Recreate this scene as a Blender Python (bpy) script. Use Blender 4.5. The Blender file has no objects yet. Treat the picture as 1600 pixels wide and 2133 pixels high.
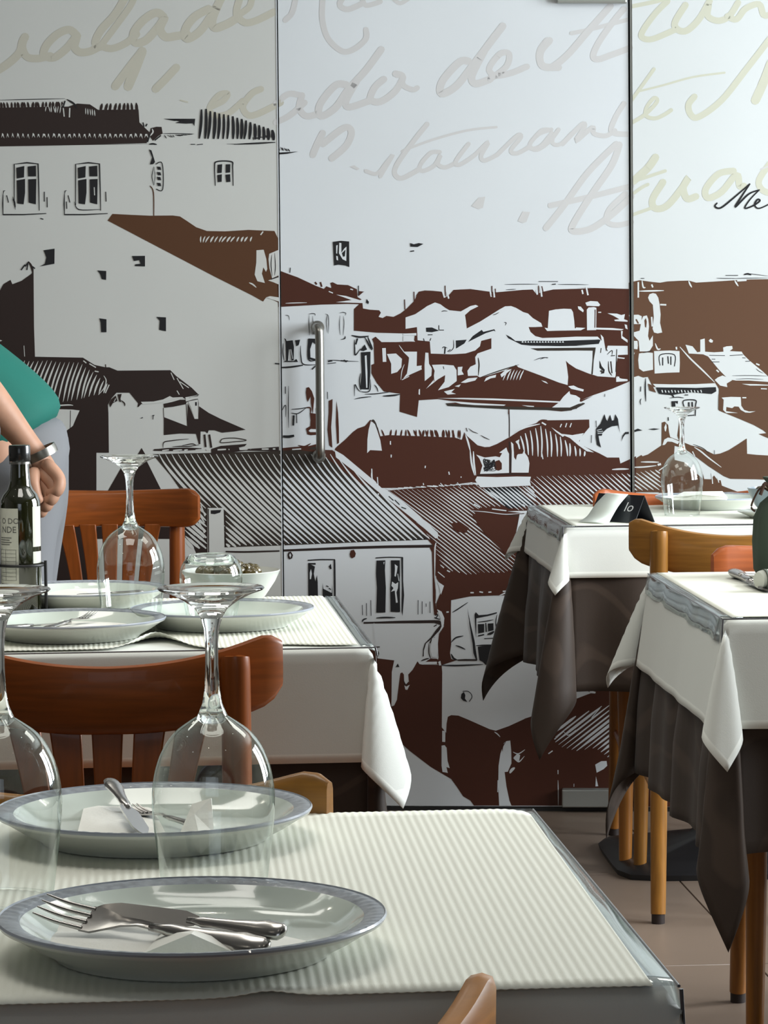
import bpy, bmesh, math, random
from math import sin, cos, pi, radians, hypot, atan2
from mathutils import Vector, Matrix
from mathutils.geometry import tessellate_polygon
random.seed(7)
C = bpy.context.scene.collection
sc = bpy.context.scene

# ------------------------------------------------------------ camera
F = 6200.0                                   # focal length in pixels of the 1600 x 2133 frame
EYE = Vector((0, 0, 1.18))
TH = math.atan(406.5 / F)
RS, RC = 0.008, math.sqrt(1 - 0.008 ** 2)
fw = Vector((0, cos(TH), -sin(TH)))
r0 = Vector((1, 0, 0)); u0 = Vector((0, sin(TH), cos(TH)))
rt = r0 * RC - u0 * RS; up = u0 * RC + r0 * RS
cam = bpy.data.cameras.new('camera'); camo = bpy.data.objects.new('camera', cam); C.objects.link(camo)
cam.sensor_fit = 'VERTICAL'; cam.sensor_height = 36; cam.lens = F / 2133 * 36
cam.clip_start = 0.05; cam.clip_end = 100
M = Matrix((rt, up, -fw)).transposed().to_4x4(); M.translation = EYE
camo.matrix_world = M
sc.camera = camo

# ------------------------------------------------------------ world, windows' daylight, added fill lights, exposure
sc.view_settings.view_transform = 'Standard'; sc.view_settings.look = 'None'
sc.view_settings.gamma = 1; sc.view_settings.use_curve_mapping = False
sc.view_settings.exposure = 0.0
w = bpy.data.worlds.new('daylight'); sc.world = w; w.use_nodes = True
bg = w.node_tree.nodes['Background']; bg.inputs[0].default_value = (0.75, 0.86, 1, 1); bg.inputs[1].default_value = 1.0
sc.cycles.max_bounces = 10; sc.cycles.diffuse_bounces = 5; sc.cycles.glossy_bounces = 5
sc.cycles.transmission_bounces = 10; sc.cycles.transparent_max_bounces = 24
sc.cycles.sample_clamp_indirect = 4.0; sc.cycles.caustics_refractive = True; sc.cycles.caustics_reflective = False
def area(name, loc, target, sx, sy, power, col=(1, 1, 1), spread=180):
    l = bpy.data.lights.new(name, 'AREA'); l.shape = 'RECTANGLE'; l.size = sx; l.size_y = sy; l.energy = power; l.color = col
    l.spread = radians(spread)
    o = bpy.data.objects.new(name, l); C.objects.link(o); o.location = loc
    o.rotation_euler = (Vector(target) - Vector(loc)).to_track_quat('-Z', 'Y').to_euler()
    return o
WX = 3.3                                      # window wall on the right
WINS = [(3.9, 5.0), (5.2, 6.2)]
for a, b in WINS:
    area('window_daylight', (WX + 0.12, (a + b) / 2, 1.80), (0, (a + b) / 2, 1.60), b - a, 1.8, 185, (0.90, 0.96, 1.0))
area('window_daylight', (-0.6, -2.93, 1.9), (-0.3, 3, 1.1), 2.3, 1.6, 6, (0.88, 0.94, 1.0))  # weak fill added behind the camera, stands for no known window

for q_ in ((-1.2, 4.5), (-0.3, 3.05), (1.6, 4.5)):
    area('added_fill_light', (q_[0], q_[1], 3.035), (q_[0], q_[1], 0), 1.1, 1.1, 17, (1.0, 0.97, 0.90), 160)  # overhead soft lights added to brighten the table tops
# ------------------------------------------------------------ helpers
def G(px, py, z):
    d = fw * F + rt * (px - 800) - up * (py - 1066.5)
    t = (z - EYE.z) / d.z
    return EYE + d * t
def AT(px, py, Y):
    d = fw * F + rt * (px - 800) - up * (py - 1066.5)
    return EYE + d * (Y / d.y)
def mat(name, col, rough=0.5, metal=0, coat=0, spec=0.5, noise=None, bump=None, sheen=0, trans=0, ior=1.45):
    m = bpy.data.materials.new(name); m.use_nodes = True
    nt = m.node_tree; p = nt.nodes['Principled BSDF']
    p.inputs['Base Color'].default_value = (*col, 1); p.inputs['Roughness'].default_value = rough
    p.inputs['Metallic'].default_value = metal; p.inputs['Coat Weight'].default_value = coat
    p.inputs['Specular IOR Level'].default_value = spec; p.inputs['Sheen Weight'].default_value = sheen
    p.inputs['Transmission Weight'].default_value = trans; p.inputs['IOR'].default_value = ior
    tc = nt.nodes.new('ShaderNodeTexCoord')
    if noise:
        (scx, scy, scz), amt, det = noise
        mp = nt.nodes.new('ShaderNodeMapping'); mp.inputs['Scale'].default_value = (scx, scy, scz)
        n = nt.nodes.new('ShaderNodeTexNoise'); n.inputs['Scale'].default_value = 1; n.inputs['Detail'].default_value = det
        rp = nt.nodes.new('ShaderNodeMapRange'); rp.inputs['From Min'].default_value = 0.3; rp.inputs['From Max'].default_value = 0.7
        rp.inputs['To Min'].default_value = 1 - amt; rp.inputs['To Max'].default_value = 1 + amt
        mx = nt.nodes.new('ShaderNodeVectorMath'); mx.operation = 'SCALE'; mx.inputs[0].default_value = col
        nt.links.new(tc.outputs['Object'], mp.inputs['Vector']); nt.links.new(mp.outputs[0], n.inputs['Vector'])
        nt.links.new(n.outputs['Fac'], rp.inputs['Value']); nt.links.new(rp.outputs[0], mx.inputs['Scale'])
        nt.links.new(mx.outputs[0], p.inputs['Base Color'])
    if bump:
        s, st = bump
        n2 = nt.nodes.new('ShaderNodeTexNoise'); n2.inputs['Scale'].default_value = s; n2.inputs['Detail'].default_value = 3
        b = nt.nodes.new('ShaderNodeBump'); b.inputs['Strength'].default_value = st; b.inputs['Distance'].default_value = 0.001
        nt.links.new(tc.outputs['Object'], n2.inputs['Vector']); nt.links.new(n2.outputs['Fac'], b.inputs['Height'])
        nt.links.new(b.outputs[0], p.inputs['Normal'])
    return m
def s2l(r, g, b):
    f = lambda c: ((c / 255 + 0.055) / 1.055) ** 2.4 if c > 10 else c / 255 / 12.92
    return (f(r), f(g), f(b))
def tag(o, label=None, cat=None, group=None, kind=None):
    if label: o['label'] = label
    if cat: o['category'] = cat
    if group: o['group'] = group
    if kind: o['kind'] = kind
    return o
def link(name, me, parent=None, m=None, smooth=True, inv=True):
    o = bpy.data.objects.new(name, me); C.objects.link(o)
    if parent:
        o.parent = parent
    if m:
        me.materials.append(m)
    if smooth:
        me.polygons.foreach_set('use_smooth', [True] * len(me.polygons))
    return o
def mesh(name, V, Fc, parent=None, m=None, smooth=True):
    me = bpy.data.meshes.new(name); me.from_pydata([tuple(v) for v in V], [], Fc); me.update()
    return link(name, me, parent, m, smooth)
def empty(name, loc, rz=0, parent=None):
    o = bpy.data.objects.new(name, None); C.objects.link(o); o.location = loc; o.rotation_euler = (0, 0, rz)
    o.empty_display_size = 0.05
    if parent: o.parent = parent
    return o
def autosm(o, ang=35):
    me = o.data
    bm = bmesh.new(); bm.from_mesh(me)
    for e in bm.edges:
        if len(e.link_faces) == 2 and e.calc_face_angle(0) > radians(ang): e.smooth = False
    bm.to_mesh(me); bm.free()
def box(name, c, s, parent=None, m=None, bev=0.0, taper=None, rot=None, seg=2):
    bm = bmesh.new(); bmesh.ops.create_cube(bm, size=1)
    for v in bm.verts:
        v.co = Vector((v.co.x * s[0], v.co.y * s[1], v.co.z * s[2]))
        if taper and v.co.z > 0: v.co.x *= taper; v.co.y *= taper
    if bev: bmesh.ops.bevel(bm, geom=bm.edges[:], offset=bev, segments=seg, affect='EDGES', profile=0.6)
    if rot: bmesh.ops.rotate(bm, verts=bm.verts, cent=(0, 0, 0), matrix=rot)
    bmesh.ops.translate(bm, verts=bm.verts, vec=c)
    me = bpy.data.meshes.new(name); bm.to_mesh(me); bm.free()
    o = link(name, me, parent, m, bev > 0)
    if bev: autosm(o, 40)
    return o
def lathe(name, prof, parent=None, m=None, n=48, loc=(0, 0, 0), ang=40, sx=1.0):
    V = []; Fc = []; rings = []
    for r, z in prof:
        if r < 1e-6:
            rings.append([len(V)]); V.append((loc[0], loc[1], loc[2] + z))
        else:
            rings.append(list(range(len(V), len(V) + n)))
            for k in range(n):
                a = 2 * pi * k / n; V.append((loc[0] + r * cos(a) * sx, loc[1] + r * sin(a) * sx, loc[2] + z))
    for A, B in zip(rings, rings[1:]):
        for k in range(n):
            k2 = (k + 1) % n
            if len(A) == 1 and len(B) == 1: continue
            if len(A) == 1: Fc.append((A[0], B[k2], B[k]))
            elif len(B) == 1: Fc.append((A[k], A[k2], B[0]))
            else: Fc.append((A[k], A[k2], B[k2], B[k]))
    o = mesh(name, V, Fc, parent, m); 
    if ang: autosm(o, ang)
    return o
def catmull(P, n=6, closed=False):
    P = [Vector(p) for p in P]
    if len(P) < 3: return P
    out = []
    N = len(P); R = range(N if closed else N - 1)
    for i in R:
        a, b, c, d = (P[(i - 1) % N], P[i], P[(i + 1) % N], P[(i + 2) % N]) if closed else (P[max(i - 1, 0)], P[i], P[i + 1], P[min(i + 2, N - 1)])
        for k in range(n):
            t = k / n
            out.append(0.5 * ((2 * b) + (c - a) * t + (2 * a - 5 * b + 4 * c - d) * t * t + (3 * b - a - 3 * c + d) * t ** 3))
    if not closed: out.append(P[-1])
    return out
def tube(name, P, R, parent=None, m=None, n=12, sm=True, flat=None, caps=True):
    """tube along path P (3d) with radius R (scalar or list); flat=(a,b) squashes the section"""
    P = [Vector(p) for p in P]
    if not isinstance(R, (list, tuple)): R = [R] * len(P)
    if sm and len(P) > 2:
        Q = catmull([(*p, ) for p in P], 5)
        RR = []
        for i in range(len(P) - 1):
            for k in range(5): RR.append(R[i] + (R[i + 1] - R[i]) * k / 5)
        RR.append(R[-1]); P, R = Q, RR
    V = []; Fc = []
    ref = Vector((0, 0, 1))
    if abs((P[-1] - P[0]).normalized().z) > 0.9: ref = Vector((0, 1, 0))
    fa, fb = flat or (1, 1)
    for i, p in enumerate(P):
        t = (P[min(i + 1, len(P) - 1)] - P[max(i - 1, 0)]).normalized()
        x = t.cross(ref).normalized(); y = x.cross(t).normalized()
        for k in range(n):
            a = 2 * pi * k / n
            V.append(p + x * cos(a) * R[i] * fa + y * sin(a) * R[i] * fb)
    for i in range(len(P) - 1):
        for k in range(n):
            k2 = (k + 1) % n
            Fc.append((i * n + k, i * n + k2, (i + 1) * n + k2, (i + 1) * n + k))
    if caps:
        Fc.append(tuple(range(n - 1, -1, -1))); Fc.append(tuple((len(P) - 1) * n + k for k in range(n)))
    o = mesh(name, V, Fc, parent, m); autosm(o, 50)
    return o
def slab(name, pts, z0, z1, parent=None, m=None):
    """flat polygon pts (x,y) extruded from z0 to z1"""
    n = len(pts)
    tris = tessellate_polygon([[Vector((p[0], p[1], 0)) for p in pts]])
    V = [(p[0], p[1], z1) for p in pts] + [(p[0], p[1], z0) for p in pts]
    Fc = [tuple(t) for t in tris] + [tuple(n + i for i in reversed(t)) for t in tris]
    Fc += [(i, (i + 1) % n, n + (i + 1) % n, n + i) for i in range(n)]
    o = mesh(name, V, Fc, parent, m, False)
    bm = bmesh.new(); bm.from_mesh(o.data); bmesh.ops.recalc_face_normals(bm, faces=bm.faces); bm.to_mesh(o.data); bm.free()
    return o

# ------------------------------------------------------------ materials
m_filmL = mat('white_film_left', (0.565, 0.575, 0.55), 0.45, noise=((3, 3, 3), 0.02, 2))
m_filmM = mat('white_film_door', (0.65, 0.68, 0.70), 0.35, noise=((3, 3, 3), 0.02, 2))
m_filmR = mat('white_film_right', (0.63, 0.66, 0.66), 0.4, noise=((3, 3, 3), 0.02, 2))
PR = {
 'd': mat('print_dark_brown', (0.022, 0.0125, 0.0105), 0.5),
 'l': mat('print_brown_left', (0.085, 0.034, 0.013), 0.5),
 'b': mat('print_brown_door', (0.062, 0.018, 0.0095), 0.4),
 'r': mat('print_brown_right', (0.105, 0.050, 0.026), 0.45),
 'k': mat('print_black', (0.012, 0.012, 0.014), 0.45),
 'e': mat('print_umber', (0.032, 0.024, 0.018), 0.45),
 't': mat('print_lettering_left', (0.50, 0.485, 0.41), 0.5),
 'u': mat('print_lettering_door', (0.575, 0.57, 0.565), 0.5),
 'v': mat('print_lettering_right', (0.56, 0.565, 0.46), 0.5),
}
m_tile = mat('floor_tile', (0.165, 0.122, 0.092), 0.42, noise=((2.2, 2.2, 2), 0.10, 5), bump=(60, 0.05))
m_grout = mat('grout', (0.06, 0.05, 0.045), 0.9)
m_ceil = mat('ceiling_paint', (0.42, 0.42, 0.40), 0.9)
m_wall = mat('wall_paint', (0.22, 0.20, 0.18), 0.9)
m_dark = mat('dark_rail', (0.02, 0.02, 0.02), 0.4)
m_steel = mat('brushed_steel', (0.34, 0.33, 0.30), 0.32, metal=1, noise=((40, 40, 2), 0.08, 3))
m_fit = mat('satin_steel_fitting', (0.42, 0.43, 0.40), 0.45, metal=0.8)
m_black = mat('black_iron', (0.012, 0.012, 0.013), 0.4)
m_ptop = mat('table_board', (0.22, 0.14, 0.09), 0.6)
m_paper = mat('ribbed_paper', (0.78, 0.79, 0.70), 0.85, bump=(900, 0.15))
m_porc = mat('porcelain', (0.66, 0.73, 0.66), 0.12, coat=0.6, spec=0.6)
m_porcout = mat('porcelain_grey', (0.60, 0.62, 0.58), 0.25, coat=0.3)
m_silver = mat('cutlery_steel', (0.48, 0.46, 0.44), 0.22, metal=1)
m_napkin = mat('napkin_paper', (0.88, 0.88, 0.82), 0.9, bump=(300, 0.2))
m_wood = {}
def wood(name, c):
    m = mat(name, c, 0.36, coat=0.12, spec=0.35, noise=((9, 9, 120), 0.22, 4)); m_wood[name] = m
    nt = m.node_tree
    return m
def wood_leg(name, c):
    return mat(name + '_turned', c, 0.36, coat=0.15, spec=0.35, noise=((120, 120, 5), 0.18, 3))
LEGW = {}
w_red = wood('cherry_wood', (0.22, 0.056, 0.009))
w_or = wood('orange_wood', (0.34, 0.085, 0.022))
w_gold_lit = wood('golden_wood_lit', (0.46, 0.19, 0.035))  # golden wood made brighter, camera-side light put into the colour
w_gold = wood('golden_wood', (0.31, 0.14, 0.028))
for q_, c_ in ((w_red, (0.22, 0.056, 0.009)), (w_or, (0.27, 0.105, 0.02)), (w_gold, (0.26, 0.115, 0.022)), (w_gold_lit, (0.46, 0.19, 0.035))): LEGW[q_.name] = wood_leg(q_.name, c_)
m_cap = mat('rubber_foot', (0.02, 0.012, 0.01), 0.6)
def glass_solid():
    m = bpy.data.materials.new('clear_glass_solid'); m.use_nodes = True
    p = m.node_tree.nodes['Principled BSDF']
    p.inputs['Base Color'].default_value = (0.97, 1, 0.985, 1); p.inputs['Roughness'].default_value = 0.02
    p.inputs['Transmission Weight'].default_value = 1; p.inputs['IOR'].default_value = 1.5
    return m
def thin(name, tint, edge=(0.75, 0.8, 0.78), gl=0.06, rough=0.02, power=3.0):
    """thin clear shell: straight-through transparency, mirror reflection that grows towards grazing angles"""
    m = bpy.data.materials.new(name); m.use_nodes = True; nt = m.node_tree
    for n in list(nt.nodes): nt.nodes.remove(n)
    out = nt.nodes.new('ShaderNodeOutputMaterial')
    tr = nt.nodes.new('ShaderNodeBsdfTransparent'); gloss = nt.nodes.new('ShaderNodeBsdfGlossy'); gloss.inputs['Roughness'].default_value = rough
    gloss.inputs['Color'].default_value = (0.95, 1, 0.98, 1)
    lw = nt.nodes.new('ShaderNodeLayerWeight'); lw.inputs['Blend'].default_value = 0.5
    pw = nt.nodes.new('ShaderNodeMath'); pw.operation = 'POWER'; pw.inputs[1].default_value = power
    nt.links.new(lw.outputs['Facing'], pw.inputs[0])
    mr = nt.nodes.new('ShaderNodeMapRange'); mr.inputs['To Min'].default_value = gl; mr.inputs['To Max'].default_value = 0.75
    nt.links.new(pw.outputs[0], mr.inputs['Value'])
    mc = nt.nodes.new('ShaderNodeMix'); mc.data_type = 'RGBA'
    mc.inputs[6].default_value = (*tint, 1); mc.inputs[7].default_value = (*edge, 1)
    nt.links.new(pw.outputs[0], mc.inputs[0]); nt.links.new(mc.outputs[2], tr.inputs['Color'])
    ms = nt.nodes.new('ShaderNodeMixShader')
    nt.links.new(mr.outputs[0], ms.inputs[0]); nt.links.new(tr.outputs[0], ms.inputs[1]); nt.links.new(gloss.outputs[0], ms.inputs[2])
    nt.links.new(ms.outputs[0], out.inputs['Surface'])
    return m
m_glass = glass_solid()
m_bowl = thin('thin_glass', (0.975, 0.985, 0.98), (0.62, 0.68, 0.66))
m_clear = thin('clear_plastic', (0.90, 0.91, 0.92), (0.7, 0.72, 0.75), gl=0.16, rough=0.08)
def clothmat(name, col, rough, hem=None, damask=None):
    m = mat(name, col, rough, spec=0.25, sheen=0.15, bump=(700, 0.12)); nt = m.node_tree; p = nt.nodes['Principled BSDF']
    uv = nt.nodes.new('ShaderNodeUVMap'); sp = nt.nodes.new('ShaderNodeSeparateXYZ'); nt.links.new(uv.outputs[0], sp.inputs[0])
    if hem:
        # uv.x holds the distance to the cloth's border in metres: a stitched hem line and the doubled, paler hem
        a = nt.nodes.new('ShaderNodeMapRange'); a.inputs['From Min'].default_value = hem; a.inputs['From Max'].default_value = hem + 0.0015
        nt.links.new(sp.outputs['X'], a.inputs['Value'])
        b = nt.nodes.new('ShaderNodeMix'); b.data_type = 'RGBA'
        b.inputs[6].default_value = (*[min(1, c * 1.28) for c in col], 1); b.inputs[7].default_value = (*col, 1)
        nt.links.new(a.outputs[0], b.inputs[0]); nt.links.new(b.outputs[2], p.inputs['Base Color'])
    if damask:
        tc = nt.nodes.new('ShaderNodeTexCoord')
        v = nt.nodes.new('ShaderNodeTexVoronoi'); v.inputs['Scale'].default_value = 11
        nz = nt.nodes.new('ShaderNodeTexWave'); nz.wave_type = 'RINGS'; nz.inputs['Scale'].default_value = 3.5; nz.inputs['Distortion'].default_value = 14; nz.inputs['Detail'].default_value = 1.5
        mr = nt.nodes.new('ShaderNodeMapRange'); mr.inputs['From Min'].default_value = 0.86; mr.inputs['From Max'].default_value = 0.97
        nt.links.new(tc.outputs['Object'], nz.inputs['Vector']); nt.links.new(nz.outputs['Fac'], mr.inputs['Value'])
        b = nt.nodes.new('ShaderNodeMix'); b.data_type = 'RGBA'
        b.inputs[6].default_value = (*col, 1); b.inputs[7].default_value = (*[c * damask for c in col], 1)
        nt.links.new(mr.outputs[0], b.inputs[0]); nt.links.new(b.outputs[2], p.inputs['Base Color'])
    return m
m_cloth = clothmat('white_cloth', (0.68, 0.695, 0.65), 0.7, hem=0.011)
m_brown = clothmat('brown_damask', (0.040, 0.028, 0.021), 0.55, damask=1.45)
m_brown.node_tree.nodes['Principled BSDF'].inputs['Sheen Weight'].default_value = 0.05

# ============================================================ THE SETTING
YAW = radians(4.5)
W0 = G(1280, 1690, 0)
WD = Vector((cos(YAW), -sin(YAW), 0)); WN = Vector((-sin(YAW), -cos(YAW), 0))      # along the wall, towards the room
def wallpt(px, py, off=0.0):
    d = fw * F + rt * (px - 800) - up * (py - 1066.5)
    t = (W0 - EYE).dot(WN) / d.dot(WN)
    return EYE + d * t + WN * off
def wuz(u, z, off=0.0): return W0 + WD * u + Vector((0, 0, z)) + WN * off
# floor: slab of grout with the tiles proud of it
fl = box('floor', (-0.4, 2.6, -0.03), (8.0, 11.6, 0.05), m=m_grout); tag(fl, kind='structure')
TD = radians(4.3)
tex = Vector((cos(TD), sin(TD))); tey = Vector((-sin(TD), cos(TD)))
j0 = G(1560, 1990, 0)
TS = 0.9
tme = None
for i in range(-4, 4):
    for j in range(-3, 4):
        c = Vector((j0.x, j0.y)) + tex * (i + 0.5) * TS + tey * (j + 0.42) * TS
        if not (-4.0 < c.x < 3.2 and -2.6 < c.y < 7.9): continue
        if tme is None:
            t = box('floor_tile', (0, 0, -0.0035), (TS - 0.003, TS - 0.003, 0.007), fl, m_tile, bev=0.0006, seg=1); tme = t.data
        else:
            t = bpy.data.objects.new('floor_tile', tme); C.objects.link(t); t.parent = fl
        t.location = (c.x, c.y, 0.0); t.rotation_euler = (0, 0, TD)
ce = box('ceiling', (-0.4, 2.6, 3.12), (8.0, 11.6, 0.1), m=m_ceil); tag(ce, kind='structure')
wl = box('wall_left', (-4.3, 2.6, 1.53), (0.1, 11.6, 3.1), m=m_wall); tag(wl, kind='structure')
# the back (behind the viewer), with a wide opening behind the fill light
wf = empty('wall_front', (0, -3.05, 0)); tag(wf, kind='structure')
for c, s in (((-2.7, 0, 1.53), (3.1, 0.1, 3.06)), ((2.35, 0, 1.53), (2.5, 0.1, 3.06)), ((0, 0, 0.5), (2.4, 0.1, 1.0)), ((0, 0, 2.9), (2.4, 0.1, 0.35))):
    box('wall_section', c, s, wf, m_wall)
wr = empty('wall_right', (WX, 0, 0)); tag(wr, kind='structure')
ys = [-3.2] + [q for ab in WINS for q in ab] + [8.2]
for k in range(0, len(ys), 2):
    a, b = ys[k], ys[k + 1]; box('wall_section', (0, (a + b) / 2, 1.53), (0.1, b - a, 3.06), wr, m_wall)
for n, (a, b) in enumerate(WINS):
    box('wall_section', (0, (a + b) / 2, 0.38), (0.1, b - a, 0.76), wr, m_wall)
    box('wall_section', (0, (a + b) / 2, 2.9), (0.1, b - a, 0.32), wr, m_wall)
    wn = empty('window_%d' % (n + 1), (WX, (a + b) / 2, 1.75)); tag(wn, kind='structure')
    hw = (b - a) / 2
    for c, s in (((0, 0, 0.97), (0.06, 2 * hw, 0.05)), ((0, 0, -0.97), (0.06, 2 * hw, 0.05)), ((0, hw - 0.025, 0), (0.06, 0.05, 1.89)), ((0, -hw + 0.025, 0), (0.06, 0.05, 1.89)), ((0, 0, 0), (0.05, 0.05, 1.89))):
        box('frame', c, s, wn, m_dark)

# the printed glass front: backing wall, two fixed panels and the glass door between them
wb = mesh('wall_back', [wuz(-6, 0, -0.05), wuz(4, 0, -0.05), wuz(4, 3.1, -0.05), wuz(-6, 3.1, -0.05),
                        wuz(-6, 0, -0.12), wuz(4, 0, -0.12), wuz(4, 3.1, -0.12), wuz(-6, 3.1, -0.12)],
          [(0, 1, 2, 3), (7, 6, 5, 4), (0, 4, 5, 1), (3, 2, 6, 7)], m=m_dark, smooth=False)
tag(wb, kind='structure')
xl = lambda y: 573.8 + y * 0.01085
xr = lambda y: 1308.2 + y * 0.0052
YT, YB = -560, 1680
def panel(name, xa, xb, y0, y1, m, parent, off=0.0, th=0.012):
    P = [wallpt(xa(y1), y1), wallpt(xb(y1), y1), wallpt(xb(y0), y0), wallpt(xa(y0), y0)]
    V = [p + WN * off for p in P] + [p + WN * (off - th) for p in P]
    return mesh(name, V, [(0, 1, 2, 3), (7, 6, 5, 4), (0, 4, 5, 1), (1, 5, 6, 2), (2, 6, 7, 3), (3, 7, 4, 0)], parent, m, False)
pl = panel('printed_panel', lambda y: -2300, lambda y: xl(y) + 0.6, YT, YB, m_filmL, wb)
dr = panel('door_1', lambda y: xl(y) + 5.0, lambda y: xr(y), YT, YB, m_filmM, None); tag(dr, kind='structure')
pr = panel('printed_panel', lambda y: xr(y) + 8.5, lambda y: 3000, YT, YB, m_filmR, wb, off=0.006, th=0.02)
edge = panel('panel_edge', lambda y: xr(y) + 4.0, lambda y: xr(y) + 8.6, YT, YB, m_fit, wb, off=0.004, th=0.02)
edl = panel('panel_edge', lambda y: xl(y) + 0.6, lambda y: xl(y) + 2.2, YT, YB, m_filmM, wb, off=0.001, th=0.02)
bs = mesh('baseboard_back', [wuz(-6, 0.0, -0.0), wuz(4, 0.0, -0.0), wuz(4, 0.011, -0.0), wuz(-6, 0.011, -0.0),
                             wuz(-6, 0.0, -0.05), wuz(4, 0.0, -0.05), wuz(4, 0.011, -0.05), wuz(-6, 0.011, -0.05)],
          [(0, 1, 2, 3), (3, 2, 6, 7), (0, 4, 5, 1), (7, 6, 5, 4)], m=m_dark, smooth=False); tag(bs, kind='structure')
def wallbox(name, xa, ya, xb, yb, off, th, m, parent):
    P = [wallpt(xa, yb), wallpt(xb, yb), wallpt(xb, ya), wallpt(xa, ya)]
    V = [p + WN * (off + th) for p in P] + [p + WN * off for p in P]
    o = mesh(name, V, [(0, 1, 2, 3), (7, 6, 5, 4), (0, 4, 5, 1), (1, 5, 6, 2), (2, 6, 7, 3), (3, 7, 4, 0)], parent, m, False)
    bv = o.modifiers.new('bevel', 'BEVEL'); bv.width = 0.003; bv.segments = 2
    return o
wallbox('pivot_fitting', 1171, 1641, 1310, 1678, 0.0, 0.03, m_fit, dr)
wallbox('pivot_fitting', 1160, -48, 1306, 8, 0.0, 0.02, m_fit, dr)
# long tubular pull handle
ha, hb = wallpt(668, 690, 0.045), wallpt(671, 940, 0.045)
dz = Vector((0, 0, 1))
hp = [wallpt(662, 682, 0.0), wallpt(662, 682, 0.03), wallpt(668, 686, 0.047), wallpt(670, 706, 0.05), wallpt(671, 812, 0.05), wallpt(672, 920, 0.05), wallpt(671, 945, 0.045), wallpt(666, 950, 0.03), wallpt(665, 950, 0.0)]
tube('pull_handle', hp, 0.0105, dr, m_steel, n=20)
for p in (wallpt(662, 682), wallpt(665, 950)):
    tube('handle_rose', [p, p + WN * 0.006], 0.016, dr, m_steel, n=24, sm=False)

# ============================================================ THE PRINT (flat artwork on the panels)
CR = {'A': (0, 180, 600 / 1600), 'B': (0, 700, .25), 'C': (200, 700, .25), 'D': (520, 480, .25), 'E': (560, 700, .25), 'F': (840, 560, .25),
      'G': (1200, 560, .25), 'H': (860, 780, .25), 'I': (1200, 800, .25), 'J': (360, 920, .25), 'K': (700, 920, .25), 'L': (560, 1100, .25),
      'M': (780, 1180, .25), 'N': (780, 1400, .25), 'O': (1000, 1400, .25), 'P': (0, 0, 1), 'Q': (0, 0, .375), 'R': (560, 0, .375), 'S': (1100, 0, .3125),
      'T': (180, 920, .225)}
cur = 'P'
def PT(s):
    global cur
    out = []
    for tk in s.split():
        if tk[0] == '@': cur = tk[1]; continue
        x, y = tk.split(','); ox, oy, k = CR[cur]
        out.append((ox + float(x) * k, oy + float(y) * k))
    return out
def KS(): return CR[cur][2]
TRI = {}                                        # (colour, level) -> list of (triangle, order) in drawing coordinates
NP = [0]
def put(col, lv, tris, str_=False):
    NP[0] += 1; TRI.setdefault((col, lv), []).extend((t, (NP[0] + (i // 2 if str_ else 0)) % 24) for i, t in enumerate(tris))
def Y(col, lv, s):
    p = PT(s) if isinstance(s, str) else s
    if len(p) < 3: return
    put(col, lv, [tuple(p[i] for i in t) for t in tessellate_polygon([[Vector((a, b, 0)) for a, b in p]])])
def STR(col, lv, pts, wd, taper=0.25, smooth=True):
    P = [Vector((a, b, 0)) for a, b in pts]
    if len(P) > 2 and smooth: P = catmull(P, 5)
    n = len(P); L = []
    for i, p in enumerate(P):
        t = (P[min(i + 1, n - 1)] - P[max(i - 1, 0)])
        if t.length < 1e-6: t = Vector((1, 0, 0))
        t.normalize(); nn = Vector((-t.y, t.x, 0))
        f = min(1, taper + (1 - taper) * min(i, n - 1 - i) / max(1, 0.3 * n)) if n > 2 else 1
        L.append((p + nn * wd * f / 2, p - nn * wd * f / 2))
    tr = []
    for (a, b), (c, d) in zip(L, L[1:]):
        tr += [((a.x, a.y), (b.x, b.y), (d.x, d.y)), ((a.x, a.y), (d.x, d.y), (c.x, c.y))]
    if taper >= 1:                               # round caps
        for c, q in ((P[0], L[0]), (P[-1], L[-1])):
            for k in range(8):
                a0, a1 = 2 * pi * k / 8, 2 * pi * (k + 1) / 8
                tr.append(((c.x, c.y), (c.x + wd / 2 * cos(a0), c.y + wd / 2 * sin(a0)), (c.x + wd / 2 * cos(a1), c.y + wd / 2 * sin(a1))))
    put(col, lv, tr, True)
def Z(col, lv, wd, s, taper=0.35):
    p = PT(s); STR(col, lv, p, wd * KS(), taper)
def ML(col, lv, wd, ss, taper=0.35):
    for s in ss.split('|'): Z(col, lv, wd, s, taper)
def lerp_path(P, t):
    L = [0]
    for a, b in zip(P, P[1:]): L.append(L[-1] + hypot(b[0] - a[0], b[1] - a[1]))
    d = t * L[-1]
    for i in range(len(P) - 1):
        if d <= L[i + 1] or i == len(P) - 2:
            k = (d - L[i]) / max(1e-6, L[i + 1] - L[i]); return (P[i][0] + (P[i + 1][0] - P[i][0]) * k, P[i][1] + (P[i + 1][1] - P[i][1]) * k)
def hatch(col, lv, n, wd, A, B, jit=0.0, bow=0.0, taper=0.15):
    A = PT(A); k = KS(); B = PT(B)
    for i in range(n):
        t = (i + 0.5) / n
        a = lerp_path(A, t); b = lerp_path(B, min(1, max(0, t + random.uniform(-jit, jit) / n)))
        e = random.uniform(-jit, jit) * 0.06
        a = (a[0] + (b[0] - a[0]) * e, a[1] + (b[1] - a[1]) * e)
        m_ = ((a[0] + b[0]) / 2 - (b[1] - a[1]) * bow, (a[1] + b[1]) / 2 + (b[0] - a[0]) * bow)
        STR(col, lv, [a, m_, b], wd * k * random.uniform(1 - jit * 0.4, 1 + jit * 0.3), taper)
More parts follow.
